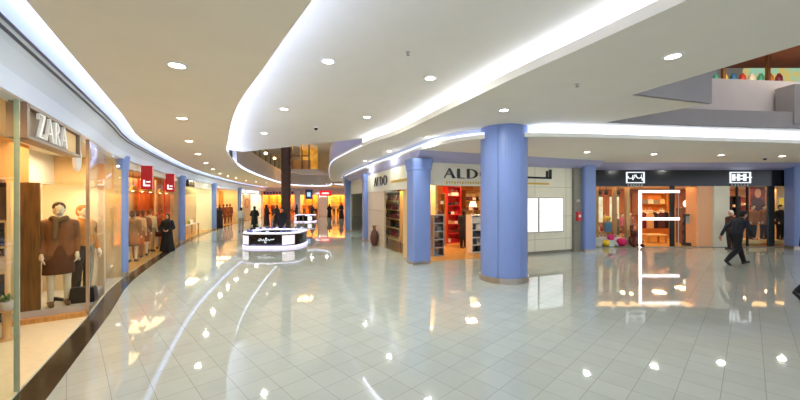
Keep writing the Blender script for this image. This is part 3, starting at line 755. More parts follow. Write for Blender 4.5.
# shelving inside the entrance at the far left
shelf_unit('shelf_unit', 'pale wooden shelf unit with white boards inside the fashion shop entrance', fside, 1.02, 1.7, -.5, -.1, 0, 1.75, 4, M_WOOD, M_PEACH, ['16141a','5b2b20','16141a','e9e4d8'], 'bags in the fashion shop', 2, what='pale entrance shelf', sc=1.3)
t = thing('bottle_stand', 'small pedestal with a green plant pot just inside the fashion shop entrance', 'pedestal', (-5.9, 5.1, 0))
t.name = 'plant_pedestal'
MB().lathe([(.14,0),(.14,.03),(.05,.05),(.05,.42),(.13,.45)], n=16).build('pedestal', M_WOODL, t)
o = thing('potted_plant', 'small round green plant in pale pot on the pedestal inside the entrance', 'plant', (-5.9, 5.1, .45))
MB().lathe([(.06,0),(.09,.12),(.085,.125)], n=14).build('pot', M_GREYL, o)
lf = MB()
for i in range(40):
    a, b = random.uniform(0, 2*PI), random.uniform(.1, 1.2); l = random.uniform(.08, .16)
    tip = Vector((math.cos(a)*math.sin(b)*l, math.sin(a)*math.sin(b)*l, .12+math.cos(b)*l)); m0 = Vector((0,0,.11)); sd = Vector((-math.sin(a), math.cos(a), 0))*.018
    mid = (tip+m0)/2 + Vector((0,0,.015)); lf.add([m0, mid+sd, tip, mid-sd], [(0,1,2,3)])
lf.build('leaves', mat('leaf_green', '5f7a3a', .5), o, fix=False)
# round white sign and second window stretch of the fashion shop
fw = FL(6.9)
t = thing('round_sign', 'round white disc sign hanging behind the glass beside the fashion shop sign', 'sign')
dn = MB(); c = fw.p(0, -.35, 2.95); n = 28
dn.loft([[(c[0]+r*math.cos(2*PI*i/n)*fw.u.x, c[1]+r*math.cos(2*PI*i/n)*fw.u.y - 0, c[2]+r*math.sin(2*PI*i/n)) if q == 0 else (c[0]+r*math.cos(2*PI*i/n)*fw.u.x+fw.n.x*.05, c[1]+r*math.cos(2*PI*i/n)*fw.u.y+fw.n.y*.05, c[2]+r*math.sin(2*PI*i/n)) for i in range(n)] for r, q in ((.26,0),(.28,0),(.28,1),(.26,1))], True, False)
dn.build('disc', M_WHITE, t); MB().tube([(c[0],c[1],3.2),(c[0],c[1],3.2)][:1]+[(c[0]+fw.n.x*.025,c[1]+fw.n.y*.025,3.2),(c[0]+fw.n.x*.025,c[1]+fw.n.y*.025,3.2-.02)], .01, 6).build('hanger', M_STEEL, t)
base(t, (c[0], c[1], 2.67))
struct('wall_window_back', MB().sweep(Lpath(8.0, 9.2), [(-1.5,0),(-1.4,0),(-1.4,3.2),(-1.5,3.2)]), M_CREAM)
area('window_lamp', FL(8.3).p(0, -.7, 3.1), .5, 45, 'ffe9c8')
p = FL(8.75).p(0, -.5, .012); mannequin('mannequin in long dark coat behind the reflecting glass before the first lilac pillar', p, R(-60), 1.72, '2a221f', '1c1818', coat=.35, hair='2a1c14', shoes='151210')
p = FL(8.1).p(0, -.55, .012); mannequin('mannequin in pale beige jacket behind the reflecting glass, right of the front display', p, R(-60), 1.74, 'c9b79c', '8f8674', coat=.15, hair='6a4a30')
p = FL(8.5).p(0, -1.15, .012); mannequin('mannequin in plum dress deep behind the reflecting glass by the first lilac pillar', p, R(-50), 1.70, '6a3a4a', '6a3a4a', skirt=True, hair='33221a')

# --- red and orange shop
lshell(9.45, 16.6, 2.4, M_TAN, M_SHOPFLOOR, 3.2, 150, 'ffdba6', backm=M_PEACH)
lfascia(9.45, 16.6, 3.0, M_CREAM)
pane(9.5, 16.6, .02, 3.0)
def wpanel(y, d, w2, z0, z1, m, label, nm='wall_panel'):
    o = MB().fbox(FL(y), -w2, w2, d-.05, d, z0, z1).build(nm, m); return tag(o, label, 'panel')
def wsweep(px0, px1, d, z0, z1, m, label, nm='wall_panel'):
    o = MB().sweep(Lpath(min(Yat(px0, d), 15.6), min(Yat(px1, d), 16.4), 4), [(d-.05,z0),(d,z0),(d,z1),(d-.05,z1)]).build(nm, m); return tag(o, label, 'panel')
wsweep(139, 156, -1.0, 1.35, 3.0, M_REDO, 'bright orange-red display panel with clothes in front, in the red shop window')
wsweep(170, 178, -.35, .012, 3.0, M_RED, 'tall red display panel at the far end of the red shop window')
wsweep(128.5, 138, -1.2, .012, 3.0, M_TAN, 'tan display panel nearest the first lilac pillar')
wsweep(158, 168, -.7, .012, 3.0, M_PEACH, 'cream display panel between the orange-red and the red one')
lst = [(Yat(132.5,-.45),-.45,'8a6a4a','6b5a45','mannequin in brown jacket nearest the first lilac pillar in the red shop'),(Yat(138,-.5),-.5,'c9a27a','8a4a20','mannequin in tan top in the near half of the red shop window'),
       (Yat(143.5,-.45),-.45,'6d4a3a','3a2a24','mannequin in dark brown jacket before the orange-red panel'),(Yat(150,-.5),-.5,'d8c29a','b08a5a','mannequin in cream dress before the orange-red panel'),(Yat(160,-.35),-.35,'b5502a','5b2b20','mannequin in rust top beside the cream display panel')]
for i, (y, lab) in enumerate([(10.9,'red blade sign box with white logo hanging from the left shopfront, nearer one'),(14.2,'red blade sign box with white logo hanging from the left shopfront, farther one')]):
    fr = FL(y); t = thing('blade_sign', lab, 'sign', (0,0,0), 0, 'red blade signs')
    sb = MB().fbox(fr, -.09, .09, .0, .30, 2.44, 3.2).build('sign_box', M_RED, t)
    lg = MB()
    for (u0,u1,v0,v1) in ((.06,.24,.10,.15),(.06,.11,.10,.30),(.14,.25,.22,.26)): lg.fbox(fr, -.095, -.09, u0, u1, 2.44+v0, 2.44+v1)
    lg.build('logo', emit('blade_logo', 'ffffff', 1.2), sb)
    base(t, fr.p(0, .15, 2.44))
for y, d, tp, bt, lab in lst:
    p = FL(y).p(0, d, .012); mannequin(lab, p, FL(y).rz - PI/2 + random.uniform(-.4,.4), 1.72, tp, bt, skirt=random.random() < .5, hair='5a3a22')
for i, y in enumerate((10.3, 11.2, 12.2, 13.2, 14.6, 15.6)):
    fr = FL(y); t = thing('pendant_lamp', f'{ORD[i]} small gold pendant lamp from the front in the red shop window', 'lamp', fr.p(0,-.3,2.35), 0, 'gold pendant lamps')
    MB().tube([(0,0,.2),(0,0,.84)], .008, 6).build('cord', M_BLACKM, t); sh = MB().lathe([(.03,.22),(.05,.2),(.13,.06),(.135,.05)], n=16).build('shade', mat('gold_shade','c98a30',.3,metal=.6), t); MB().ell((0,0,.08), .05,.05,.05).build('bulb', E_WARM, sh)
# --- pale yellow shop
lshell(17.0, 23.9, 2.0, M_CREAM, M_SHOPFLOOR, 3.2, 250, 'fff0cc')
lfascia(17.0, 23.9, 2.82, M_CREAM)
pane(17.1, 23.9, .02, 2.82)
t = thing('shop_sign', 'small dark rectangular sign with pale letters on the pale yellow shopfront', 'sign'); fr = FL(18.8)
MB().fbox(fr, -.62, .62, -.1, .05, 2.82, 3.2).build('sign_board', M_BLACK, t); lg = MB()
for i in range(5): lg.fbox(fr, -.45+i*.19, -.35+i*.19, .05, .06, 2.94, 3.08)
lg.build('lettering', M_GOLD, t); base(t, fr.p(0, 0, 2.82))
wpanel(18.4, -.7, .9, .012, 2.8, M_CREAM, 'cream backing panel in the nearer half of the pale yellow shop window')
wpanel(21.6, -.7, 1.2, .012, 2.8, M_PEACH, 'peach backing panel in the farther half of the pale yellow shop window')
table('long pale display table in the pale yellow shop window', FL(20.0), -1.6, 1.4, -.6, -.15, .72, M_WOODL, M_WHITE)
for i, (da, c, l) in enumerate([(-1.3,'7c9a3c','green'),(-.8,'d9b35c','mustard'),(-.3,'7c9a3c','green'),(.3,'e9e4d8','white'),(.9,'c9a27a','tan')]):
    goods('tote', c, FL(20.0).p(da, -.38, .72), random.uniform(-.4,.4), f'{l} bag on the long table in the pale yellow window, {ORD[i]} from the near end', 'bags on the pale table')
goods('tote', 'b0207a', FL(17.25).p(0, .0-.3, 1.75), .2, 'magenta bag hanging high beside the second lilac pillar', None, sc=1.5)
o = MB().fbox(FL(17.25), -.25, .25, -.45, -.1, .012, 1.75).build('display_plinth', M_WHITE); tag(o, 'white plinth under the magenta bag beside the second lilac pillar', 'plinth')
# --- amber clothes shop
lshell(24.3, 32.3, 2.0, M_PEACH, M_SHOPFLOOR, 3.2, 190, 'ffdba6', backm=M_TAN)
lfascia(24.3, 32.3, 3.0, M_BULK)
pane(24.4, 32.3, .02, 3.0)
for i, (y, tp, bt) in enumerate([(26.9,'3a1020','1a1618'),(28.0,'1f1a24','1a1618'),(29.3,'2a1218','141014'),(30.4,'4a3420','2a1c12'),(31.4,'2a1020','141014')]):
    p = FL(y).p(0, -.5, .012); mannequin(f'dark clothed mannequin, {ORD[i]} from the near end of the amber shop window', p, FL(y).rz-PI/2, 1.72, tp, bt, coat=.3 if i % 2 == 0 else 0, hair='3a241a', voxel=.018)
wpanel(27.2, -.9, .7, 1.6, 2.9, mat('amber_poster','d98a2a',.5,var=.3,scale=3), 'amber picture panel high in the near half of the amber clothes shop', 'picture_panel')
wpanel(30.2, -.9, .7, 1.4, 2.9, mat('amber_poster','d98a2a',.5,var=.3,scale=3), 'amber picture panel high in the far half of the amber clothes shop', 'picture_panel')
# --- white shop
lshell(32.9, 41.5, 1.4, M_WHITE, M_SHOPFLOOR, 3.2, 230, 'fff0d8')
lfascia(32.9, 43, 2.75, M_GREYL)
t = thing('shop_sign', 'row of three white lit sign plates over the white shop', 'sign')
for (y, hw) in ((34.2,.8),(36.9,1.4),(39.6,.9)): MB().fbox(FL(y), -hw, hw, -.1, -.03, 2.85, 3.15).build('sign_plate', emit('plate_white','ffffff',1.3), t)
base(t, FL(36.9).p(0,-.06,2.85))
pane(33.0, 41, .02, 2.75)
t = thing('round_emblem', 'round tan emblem on the wall of the white shop', 'emblem'); fr = FL(37.2); c = fr.p(0, -.5, 1.75)
for r0, r1, m_, e in ((.55,.42,mat('tan_ring','c89a6a',.5),.02),(.40,.0,mat('tan_disc','dcbc90',.5),.03)):
    mb = MB(); n = 28
    rings = [[(c[0]+fr.u.x*1.5*r*math.cos(2*PI*i/n)+fr.n.x*q, c[1]+fr.u.y*1.5*r*math.cos(2*PI*i/n)+fr.n.y*q, c[2]+r*math.sin(2*PI*i/n)) for i in range(n)] for r, q in ((r0,0),(r0,e),(max(r1,.01),e))]
    mb.loft(rings, True, False); mb.build('emblem_disc' if r1 == 0 else 'emblem_ring', m_, t)
MB().fbox(fr, -1.6, 1.6, -.58, -.5, .012, 2.7).build('emblem_board', M_CREAM, t); base(t, fr.p(0,-.54,.012))

# ------------------------------------------------------------------ END WALL SHOPS
def eshell(fr, a0, a1, depth, zc, wallm, floorm, watt, col, n=1, backm=None):
    struct('wall_shop_back', MB().fbox(fr, a0, a1, -depth-.1, -depth, 0, zc), backm or wallm)
    for a in (a0, a1): struct('wall_shop_side', MB().fbox(fr, a-.05, a+.05, -depth, -.05, 0, zc), wallm)
    struct('ceiling_shop', MB().fbox(fr, a0, a1, -depth, -.1, zc, zc+.08), M_CREAM)
    struct('floor_shop', MB().fbox(fr, a0, a1, -depth, -.02, 0, .012), floorm)
    for i in range(n): area('shop_lamp', fr.p(a0+(a1-a0)*(i+.5)/n, -depth*.48, zc-.06), 1.8, watt, col)
ea = lambda px: FE.a(px)
struct('wall_end_fascia', MB().fbox(FE, -.5, 11.5, -.1, 0, 2.75, 3.35), mat('pink_fascia','c9b2c2',.5))
struct('wall_end', MB().box(-32, -17.6, 43.6, 43.7, 0, 4.3), M_CREAM)
struct('wall_end', MB().box(-6.5, 0, 43.6, 43.7, 0, 4.3), M_CREAM)
eshell(FE, ea(262), ea(297), 2.2, 3.1, M_ORANGE, M_SHOPFLOOR, 460, 'ffcf8c', 2)
eshell(FE, ea(299), ea(318), 2.2, 3.1, M_TAN, M_SHOPFLOOR, 460, 'ffcf8c', 1, M_ORANGE)
eshell(FE, ea(318.5), ea(327), 1.2, 3.1, M_WHITE, M_SHOPFLOOR, 150, 'fff0e6', 1)
eshell(FE, ea(327.5), ea(346), 2.2, 3.1, M_TAN, M_SHOPFLOOR, 460, 'ffcf8c', 1)
for px, lab in ((259.5,'grey lilac pier between the white shop and the far orange shop'),(298,'grey lilac pier on the far wall just right of the brown pole')):
    o = MB().fbox(FE, ea(px)-.35, ea(px)+.35, .01, .35, 0, 3.3).build('wall_pier', M_LILACD); tag(o, lab, 'pier', None, 'thing')
t = thing('shop_sign', 'row of small purple letters over the far orange shop', 'sign')
for i in range(11):
    a = ea(263.5)+ (ea(296)-ea(263.5))*i/10.5; MB().fbox(FE, a, a+.28, 0, .06, 2.82, 3.12 if i % 3 else 3.2).build('letter', mat('purple_letter','5a2a6a',.4), t)
base(t, FE.p((ea(263.5)+ea(296))/2, .03, 2.82))
t = thing('hanging_sign', 'dark blue square hanging sign in the distance right of the pole', 'sign'); fh = Frame((W(309,40),40),(1,0),(0,-1))
MB().fbox(fh, -.42, .42, -.06, .06, 2.2, 3.35).build('sign_board', mat('blue_sign','2f4a86',.4), t); MB().fbox(fh, -.2, .2, .06, .07, 2.5, 3.0).build('symbol', emit('sign_symbol','bfe0ff',1), t)
MB().tube([fh.p(0,0,3.35), fh.p(0,0,3.7)], .02, 6).build('hanger', M_STEEL, t); base(t, fh.p(0,0,2.2))
t = thing('shop_sign', 'bright red sign board over the pink and white display in the distance', 'sign')
MB().fbox(FE, ea(320), ea(331), .0, .12, 2.62, 3.3).build('sign_board', emit('red_sign','e8303a',1.1), t); MB().fbox(FE, ea(322), ea(329), .12, .14, 2.85, 3.05).build('lettering', M_WHITE, t); base(t, FE.p(ea(325.5),.06,2.62))
wp = mat('pink_white_display','f4dfe0',.5,var=.1,scale=4)
o = MB().fbox(FE, ea(319.2), ea(326.4), -.35, -.25, .012, 2.5).build('display_board', wp); tag(o, 'pink and white display board in the distant shop under the red sign', 'board')
for i, (px, tp, bt) in enumerate([(266,'c9742a','8a3a1a'),(271,'8a4a20','4a2a3a'),(277,'e0a040','a3202c'),(291,'c9a27a','8a4a20'),(303,'d98a4a','6b5a45'),(309,'8a4a20','8a4a20'),(315,'e0b060','6d1830'),(333,'c9a27a','6b5a45'),(337.5,'d9b35c','8a4a20')]):
    mannequin(f'{ORD[i]} distant mannequin from the left behind the far shopfronts', FE.p(ea(px), -.6, .012), PI, 1.72, tp, bt, hair='3a241a', voxel=.02)
for i, px in enumerate((268,275,293,305,312,334,341)):
    o = MB().fbox(FE, ea(px)-.5, ea(px)+.5, -2.1, -2.02, 1.3, 2.7).build('picture_panel', mat('amber_poster','d98a2a',.5,var=.3,scale=3)); tag(o, f'{ORD[i]} amber picture panel from the left on the back walls of the far shops', 'panel')

# ------------------------------------------------------------------ brown pole through the well
t = thing('brown_pole', 'tall dark brown pole rising behind the kiosk through the open ceiling well', 'pole', (W(286,19),19,0)); t['kind'] = 'thing'
bark = mat('dark_bark','43281a',.6,var=.35,scale=14,bump=.4)
prof = []
for i in range(66): z = i*.1; prof += [(.255 + .012*math.sin(i*1.7), z)]
MB().lathe(prof, n=24).build('shaft', bark, t); MB().lathe([(.34,0),(.34,.12),(.27,.16)], n=24).build('base_ring', M_STEEL, t)

# ------------------------------------------------------------------ railing and amber shop on the upper floor
t = thing('well_railing', 'upper floor railing with slim posts along the rim of the open well', 'railing')
rp = fa[i0:i0+34:2]
MB().tube([f.p(0,.12,5.95) for f in rp], .035, 8).build('handrail', mat('rail_brown','6a5240',.4), t)
for f in rp: MB().tube([f.p(0,.12,5.0), f.p(0,.12,5.95)], .03, 8).build('post', mat('rail_dark','4a4038',.4), t)
gl_ = MB().sweep(rp, [(.11,5.05),(.13,5.05),(.13,5.85),(.11,5.85)]).build('glass_panel', M_GLASS, t)
base(t, rp[8].p(0,.12,5.0))
for i, f in enumerate(rp[1:12:2]):
    q = f.p(0, .9, 0); l = thing('globe_lamp', f'{ORD[i]} small yellow globe lamp along the upper floor behind the railing', 'lamp', (q[0], q[1], 5.0), 0, 'upper floor globe lamps')
    MB().lathe([(.12,0),(.12,.03),(.025,.05),(.025,1.1)], n=12).build('stand', M_BLACKM, l); MB().ell((0,0,1.22), .14,.14,.14).build('globe', E_WARM, l)
fu = Frame((W(293,30), 30), (1,0), (0,-1)); wu = W(309.5,30)-W(293,30)
struct('floor_upper_far', MB().slab([(-13.5,41),(-13.5,29.6),(W(291,29.6)-.3,29.6),(W(316,29.6)+.2,29.6),(1.5,41)][0:0] + [(W(291,30)-.3,29.7),(W(316,30)+.3,29.7),(W(316,30)+.3,34),(W(291,30)-.3,34)], 4.6, 4.8), M_GREYL)
t = thing('upper_shop', 'amber lit shop box on the upper floor seen through the well right of the pole', 'shopfront'); t['kind'] = 'thing'
MB().fbox(fu, -.2, wu, -3, -2.9, 4.8, 7.2).build('back_wall', emit('amber_glow','e8a648',.85,col2='c98428',scale=1.5), t)  # the wall itself emits the amber shop light
MB().fbox(fu, -.2, wu, -3, 0, 7.1, 7.3).build('canopy', M_WHITE, t)
MB().fbox(fu, -.2, wu, -.4, -.3, 4.8, 5.65).build('counter', M_WOODL, t)
for a in (-.15, wu*.5, wu-.1): MB().fbox(fu, a, a+.1, -.1, 0, 4.8, 7.1).build('post', M_WOOD, t)
MB().fbox(fu, -.2, wu, -.12, -.02, 5.95, 6.05).build('rail', M_WOOD, t)
base(t, fu.p(wu/2, -1.5, 4.8)); area('upper_shop_lamp', fu.p(wu/2, -1.4, 7.0), 1.2, 160, 'ffb860')

# ------------------------------------------------------------------ opening to the upper floor on the right
def wall_seg(name, p, q, z0, z1, m, th=.08):
    fr = Frame(p, (q[0]-p[0], q[1]-p[1]), (-(q[1]-p[1]), q[0]-p[0])); l = math.hypot(q[0]-p[0], q[1]-p[1])
    return struct(name, MB().fbox(fr, 0, l, -th, 0, z0, z1), m)
wall_seg('wall_opening_side', (4.2,6.17), (6.1,6.75), ZC+.0, 4.62, M_GREY)
wall_seg('wall_opening_front', (5.05,8.36), (8,8.8), ZC, 4.42, M_GREY); wall_seg('wall_opening_front', (8,8.8), (13,9.3), ZC, 4.42, M_GREY)
wall_seg('wall_opening_upper', (5.6,8.9), (8,9.25), 4.40, 5.4, M_GREYL); wall_seg('wall_opening_upper', (8,9.25), (15,9.95), 4.40, 5.4, M_GREYL)
struct('floor_upper_right', MB().slab([(5.05,8.36),(8,8.8),(13,9.3),(15,9.9),(8,9.3),(5.6,8.95)], 4.36, 4.42), M_GREY)
struct('wall_opening_slope', MB().prism([(0,0),(1.9,0),(2.6,.75),(1.2,.6)], lambda u, v, t_: (4.2+u*.957-t_*.3, 6.17+u*.29+t_*.957, 4.3+v), 0, .1), M_GREY)
struct('floor_upper_right', MB().box(5, 22, 10.2, 13.4, 4.88, 5.0), M_GREYL)
struct('ceiling_upper_right', MB().box(3, 22, 1.5, 16, 7.3, 7.5), mat('red_brown_soffit','a2543a',.6,var=.15,scale=1.5))
struct('wall_upper_shop', MB().box(3, 22, 13.4, 13.6, 4.4, 7.4), M_GREYL)
area('upper_right_glow_fill', (11, 9.5, 7.2), 3, 260, 'fff0e0')  # added fill for glow above the opening, no fixture modelled
t = thing('upper_shop_counter', 'dark fascia with teal and yellow goods on the upper floor seen through the right opening', 'shopfront'); t['kind'] = 'thing'
fo = Frame((11.2, 12.2), (1,0), (0,-1))
MB().fbox(fo, -.6, 5, -.5, 0, 5.0, 6.35).build('counter', M_BLACK, t); MB().fbox(fo, .8, 5, -.1, .05, 5.9, 6.15).build('yellow_band', mat('cream_band','e8d9a0',.5), t)
MB().fbox(fo, 1.5, 5, -.4, -.3, 6.35, 6.95).build('lit_panel', emit('teal_glow_panel','9fd0b0',.8,col2='d8c070',scale=5), t)  # goods shown as a mottled panel that glows by itself
for a in (.4, 2.0, 3.6): MB().fbox(fo, a, a+.1, -.1, 0, 6.3, 7.3).build('post', M_WOOD, t)
base(t, fo.p(2,-.2,5.0))
for i in range(8):
    c = ['3f8a6a','d8c040','2f6a8a','c03a30','e8e0c0','4aa080','d87a30','8a2a3a'][i]; o = MB().lathe([(.09,0),(.11,.05),(.09,.24),(.05,.3),(.05,.34)], n=14).build('display_jar', gls(c), None, fo.p(.25+i*.33,-.15,6.35)); tag(o, f'{ORD[i]} coloured jar from the left on the upper floor counter', 'jar', 'jars on the upper counter')
t = thing('wall_screen', 'white screen in a deep grey frame at the right edge under the upper floor', 'screen'); fq = Frame((10.33,9.25),(.995,.1),(.1,-.995))
MB().fbox(fq, 0, 1.7, -.1, .32, 4.1, 5.15).build('casing', M_GREY, t); bz = MB().fbox(fq, .22, 1.6, .32, .34, 4.18, 5.0).build('bezel', M_BLACK, t); MB().fbox(fq, .38, 1.5, .34, .345, 4.42, 4.85).build('screen', E_SCREEN, bz)
base(t, fq.p(.85,.1,4.1))

# ------------------------------------------------------------------ SHOE SHOP (front and side)
aR = FA.a(528)
def aa(px): return FA.a(px)
def al(px): return FAL.a(px)
struct('wall_front_fascia', MB().fbox(FA, .42, 6.95, -.14, 0, 2.6, 3.42), M_CREAM)
struct('wall_side_fascia', MB().fbox(FAL, .2, 6.4, -.14, -.0, 2.5, 3.4), M_CREAM)
struct('wall_front_panel', MB().fbox(FA, 4.5, 6.95, -.14, 0, 0, 2.6), M_CREAM)
for z in (.55, 1.45, 2.6): struct('trim_joint', MB().fbox(FA, 4.5, 6.95, 0, .004, z, z+.015), mat('joint_line','a8a38e',.6))
for a in (5.02, 6.62): struct('trim_joint', MB().fbox(FA, a, a+.015, 0, .004, 0, 3.4), mat('joint_line','a8a38e',.6))
struct('baseboard_front', MB().fbox(FA, 4.5, 6.95, 0, .02, 0, .1), M_STONE)
o = MB().fbox(FA, 6.95, 7.36, -.1, .12, 0, 3.4).build('stone_pier', M_STONE); tag(o, 'grey stone pier with red fire box, beside the white poster wall', 'pier')
t = thing('fire_alarm_box', 'small red fire box on the grey stone pier', 'alarm box'); bx = MB().fbox(FA, 7.05, 7.27, .12, .2, 1.25, 1.62).build('alarm_casing', M_RED, t); MB().fbox(FA, 7.1, 7.22, .2, .205, 1.4, 1.5).build('plate', M_WHITE, bx); base(t, FA.p(7.16,.16,1.25))
o = MB().fbox(FA, 7.08, 7.26, .12, .13, 2.02, 2.12).build('small_plate', M_GREYL); tag(o, 'small pale plate on the grey stone pier above the fire box', 'plate')
for a0, a1, lab in ((4.28+.75, 5.02+.1, 'x'),): pass
for a0, a1, lab in ((aa(516), aa(537), 'narrower visible white backlit poster panel beside the big blue column'), (aa(538.5), aa(562), 'white backlit poster panel nearer the grey stone pier')):
    t = thing('light_box_poster', lab, 'poster', (0,0,0), 0, 'backlit posters'); pf = MB().fbox(FA, a0-.03, a1+.03, 0, .05, .83, 2.2).build('frame', M_STEEL, t); MB().fbox(FA, a0+.01, a1-.01, .05, .055, .87, 2.16).build('poster', E_POSTER, pf); base(t, FA.p((a0+a1)/2,.02,.83))
t = thing('shop_sign', 'big black letters with small gold line on the front fascia of the shoe shop', 'sign')
word('ALDO', FA, aa(443.5), aa(492), 2.86, 3.20, .0, M_BLACK, t, thick=.04, gap=.14)
mb = MB()
for i in range(17): a = aa(446)+(aa(490)-aa(446))*i/17; mb.fbox(FA, a, a+.055, 0, .015, 2.68 if i % 3 else 2.66, 2.755)
mb.build('small_lettering', M_GOLD, t); base(t, FA.p(aa(468),.02,2.68))
t = thing('shop_sign', 'black script sign with long stroke and yellow line right of the big blue column', 'sign')
mb = MB(); b0, b1 = aa(512), aa(551)
mb.fbox(FA, b0, b1, 0, .04, 2.93, 3.0); mb.fbox(FA, b1-.12, b1, 0, .04, 2.93, 3.3); mb.fbox(FA, b1-.27, b1-.17, 0, .04, 2.96, 3.24); mb.fbox(FA, b0, b0+.1, 0, .04, 2.9, 3.2); mb.build('lettering', M_BLACK, t)
mb = MB()
for i in range(22): a = aa(524)+(aa(549)-aa(524))*i/22; mb.fbox(FA, a, a+.05, 0, .015, 2.70, 2.77)
mb.build('small_lettering', M_GOLD, t); base(t, FA.p((b0+b1)/2,.02,2.7))
t = thing('shop_sign', 'smaller black letters with gold line on the side fascia of the shoe shop', 'sign')
e0, e1 = al(387.5), al(374.5)
word('ALDO', Frame(FAL.p(0,0,0)[:2], -FAL.u, FAL.n), -e1, -e0, 2.74, 3.16, .0, M_BLACK, t, thick=.04, gap=.12)
mb = MB()
for i in range(16): a = al(408)+(al(391)-al(408))*i/16; mb.fbox(FAL, a, a+.07, 0, .015, 2.78, 2.88)
mb.build('small_lettering', M_GOLD, t); base(t, FAL.p((e0+e1)/2,.02,2.74))
# interior
struct('floor_shop', MB().slab([FA.p(.2,-.02,0)[:2],FA.p(7.0,-.02,0)[:2],FA.p(7.0,-5.2,0)[:2],(-1.9,18.2),FAL.p(6.3,-.02,0)[:2]], 0, .012), M_SHOPFLOOR)
struct('ceiling_shop', MB().slab([FA.p(.2,-.1,0)[:2],FA.p(7.0,-.1,0)[:2],FA.p(7.0,-5.2,0)[:2],(-1.9,18.2),FAL.p(6.3,-.1,0)[:2]], 2.9, 2.98), M_CREAM)
struct('wall_shop_back', MB().fbox(FA, 1.3, 7.2, -5.2, -5.1, 0, 2.9), M_ORANGE)
struct('wall_shop_side', MB().fbox(FA, 5.6, 5.7, -5.2, -.1, 0, 2.9), M_TAN)
struct('wall_side_panel', MB().fbox(FAL, 3.5, 6.4, -.12, -.02, 0, 2.5), mat('side_panel_pale','e0c9ae',.5))
for z in (.5, 1.6): struct('trim_joint', MB().fbox(FAL, 3.6, 6.3, -.02, -.012, z, z+.02), mat('joint_line','a8a38e',.6))
struct('wall_side_jamb', MB().fbox(FAL, .3, .95, -.12, -.02, 0, 2.5), M_TAN)
struct('wall_shop_inner', MB().fbox(FAL, .9, 6.4, -1.4, -1.3, 0, 2.9), M_TAN)
wn[0] += 1; o = MB().fbox(FAL, .95, 3.5, -.05, -.038, .02, 2.5).build(f'window_{wn[0]}', M_GLASS); o['kind'] = 'structure'
for fr, a, d, wt in ((FA,1.3,-1.6,110),(FA,3.2,-1.6,110),(FA,2.2,-3.6,130),(FA,4.6,-3.4,90)): area('shop_lamp', fr.p(a,d,2.86), .4, wt*1.3, 'ffdaa8')
area('shop_lamp', FAL.p(1.6,-.3,2.85), .4, 90, 'ffdaa8'); area('shop_lamp', FAL.p(1.2,-.8,2.85), .5, 40, 'ffdaa8')
def fa_(px, d): return FA.a(px, d)
shelf_unit('shelf_tower', 'red backed shelf tower full of bags at the back of the shoe shop', FA, fa_(446.5,-4.1), fa_(460,-4.1), -4.4, -4.0, .012, 2.75, 6, M_RED, M_RED, ['e9e4d8','16141a','a3202c','c9a27a','5b2b20','e9e4d8'], 'bags on the red shelf tower', 3, what='red shelf tower', sc=1.15)
shelf_unit('shelf_tower', 'brown shelf tower of bags right of the red one in the shoe shop', FA, fa_(464,-4.6), fa_(481,-4.6), -4.9, -4.45, .012, 2.6, 5, M_TAN, M_WOOD, ['16141a','5b2b20','e9e4d8','6d1830'], 'bags on the brown shelf tower', 4, what='brown shelf tower', sc=1.15)
shelf_unit('shelf_tower', 'orange backed shelf tower left of the red one in the shoe shop', FA, fa_(434.5,-3.4), fa_(445,-3.4), -3.7, -3.3, .012, 2.4, 5, M_ORANGE, M_WOODL, ['16141a','5b2b20','c9a27a','e9e4d8'], 'shoes on the orange shelf tower', 3, kinds=('shoe','tote'), what='orange shelf tower')
shelf_unit('display_stand', 'low dark stand of black and grey shoes by the corner column', FA, fa_(432.5,-1.0), fa_(443,-1.0), -1.3, -.9, .012, 1.55, 5, M_STEEL, M_STEEL, ['16141a','8a8a86','16141a','5b2b20'], 'shoes on the low stand', 2, kinds=('shoe','tote'), cat='stand', what='low dark stand')
shelf_unit('display_stand', 'white open stand of bags and shoes inside the shoe shop near the big blue column', FA, fa_(468.5,-1.3), fa_(482,-1.3), -1.5, -1.05, .012, 1.5, 5, M_GREYL, M_WHITE, ['16141a','e9e4d8','c9a27a','16141a'], 'bags on the white stand', 2, kinds=('shoe','tote'), cat='stand', what='white open stand')
mannequin('tall black clothed mannequin in the middle of the shoe shop', FA.p(fa_(463.5,-2.4),-2.4,.012), FA.rz+PI, 1.70, '1a1618', '141214', coat=.5, skin=M_BLACKM, voxel=.016)
t = thing('table_lamp', 'glowing shop lamp with cream shade on top of the white open stand', 'lamp', FA.p(fa_(473,-1.27),-1.27,1.525)); MB().lathe([(.09,0),(.09,.02),(.015,.04),(.015,.32)], n=14).build('stem', M_STEEL, t); MB().lathe([(.16,.3),(.1,.52),(.095,.52)], n=18).build('lamp_shade', emit('lamp_shade','ffe2a8',2.5), t)
shelf_unit('shelf_unit', 'dark shelf unit of red and black bags in the side window of the shoe shop', FAL, 1.9, 4.9, -.62, -.22, .52, 2.45, 5, M_WOOD, M_WOODL, ['a3202c','16141a','6d1830','5b2b20','e9e4d8'], 'bags in the side window', 5, what='side window shelf', sc=1.1)
table('low wooden table under the side window shelf of the shoe shop', FAL, 1.85, 4.95, -.66, -.18, .495, M_WOOD, M_WOODL)
t = thing('floor_vase', 'dark brown tall vase standing on the floor before the pale side panel', 'vase', FAL.p(4.35,.18,0)); MB().lathe([(.11,0),(.17,.15),(.2,.4),(.15,.62),(.07,.74),(.065,.84),(.1,.9),(.085,.9)], n=20).build('vase_body', mat('vase_brown','5a3226',.35), t); MB().lathe([(.105,.88),(.11,.9),(.105,.92),(.085,.9)], n=20).build('rim', M_WOOD, t)
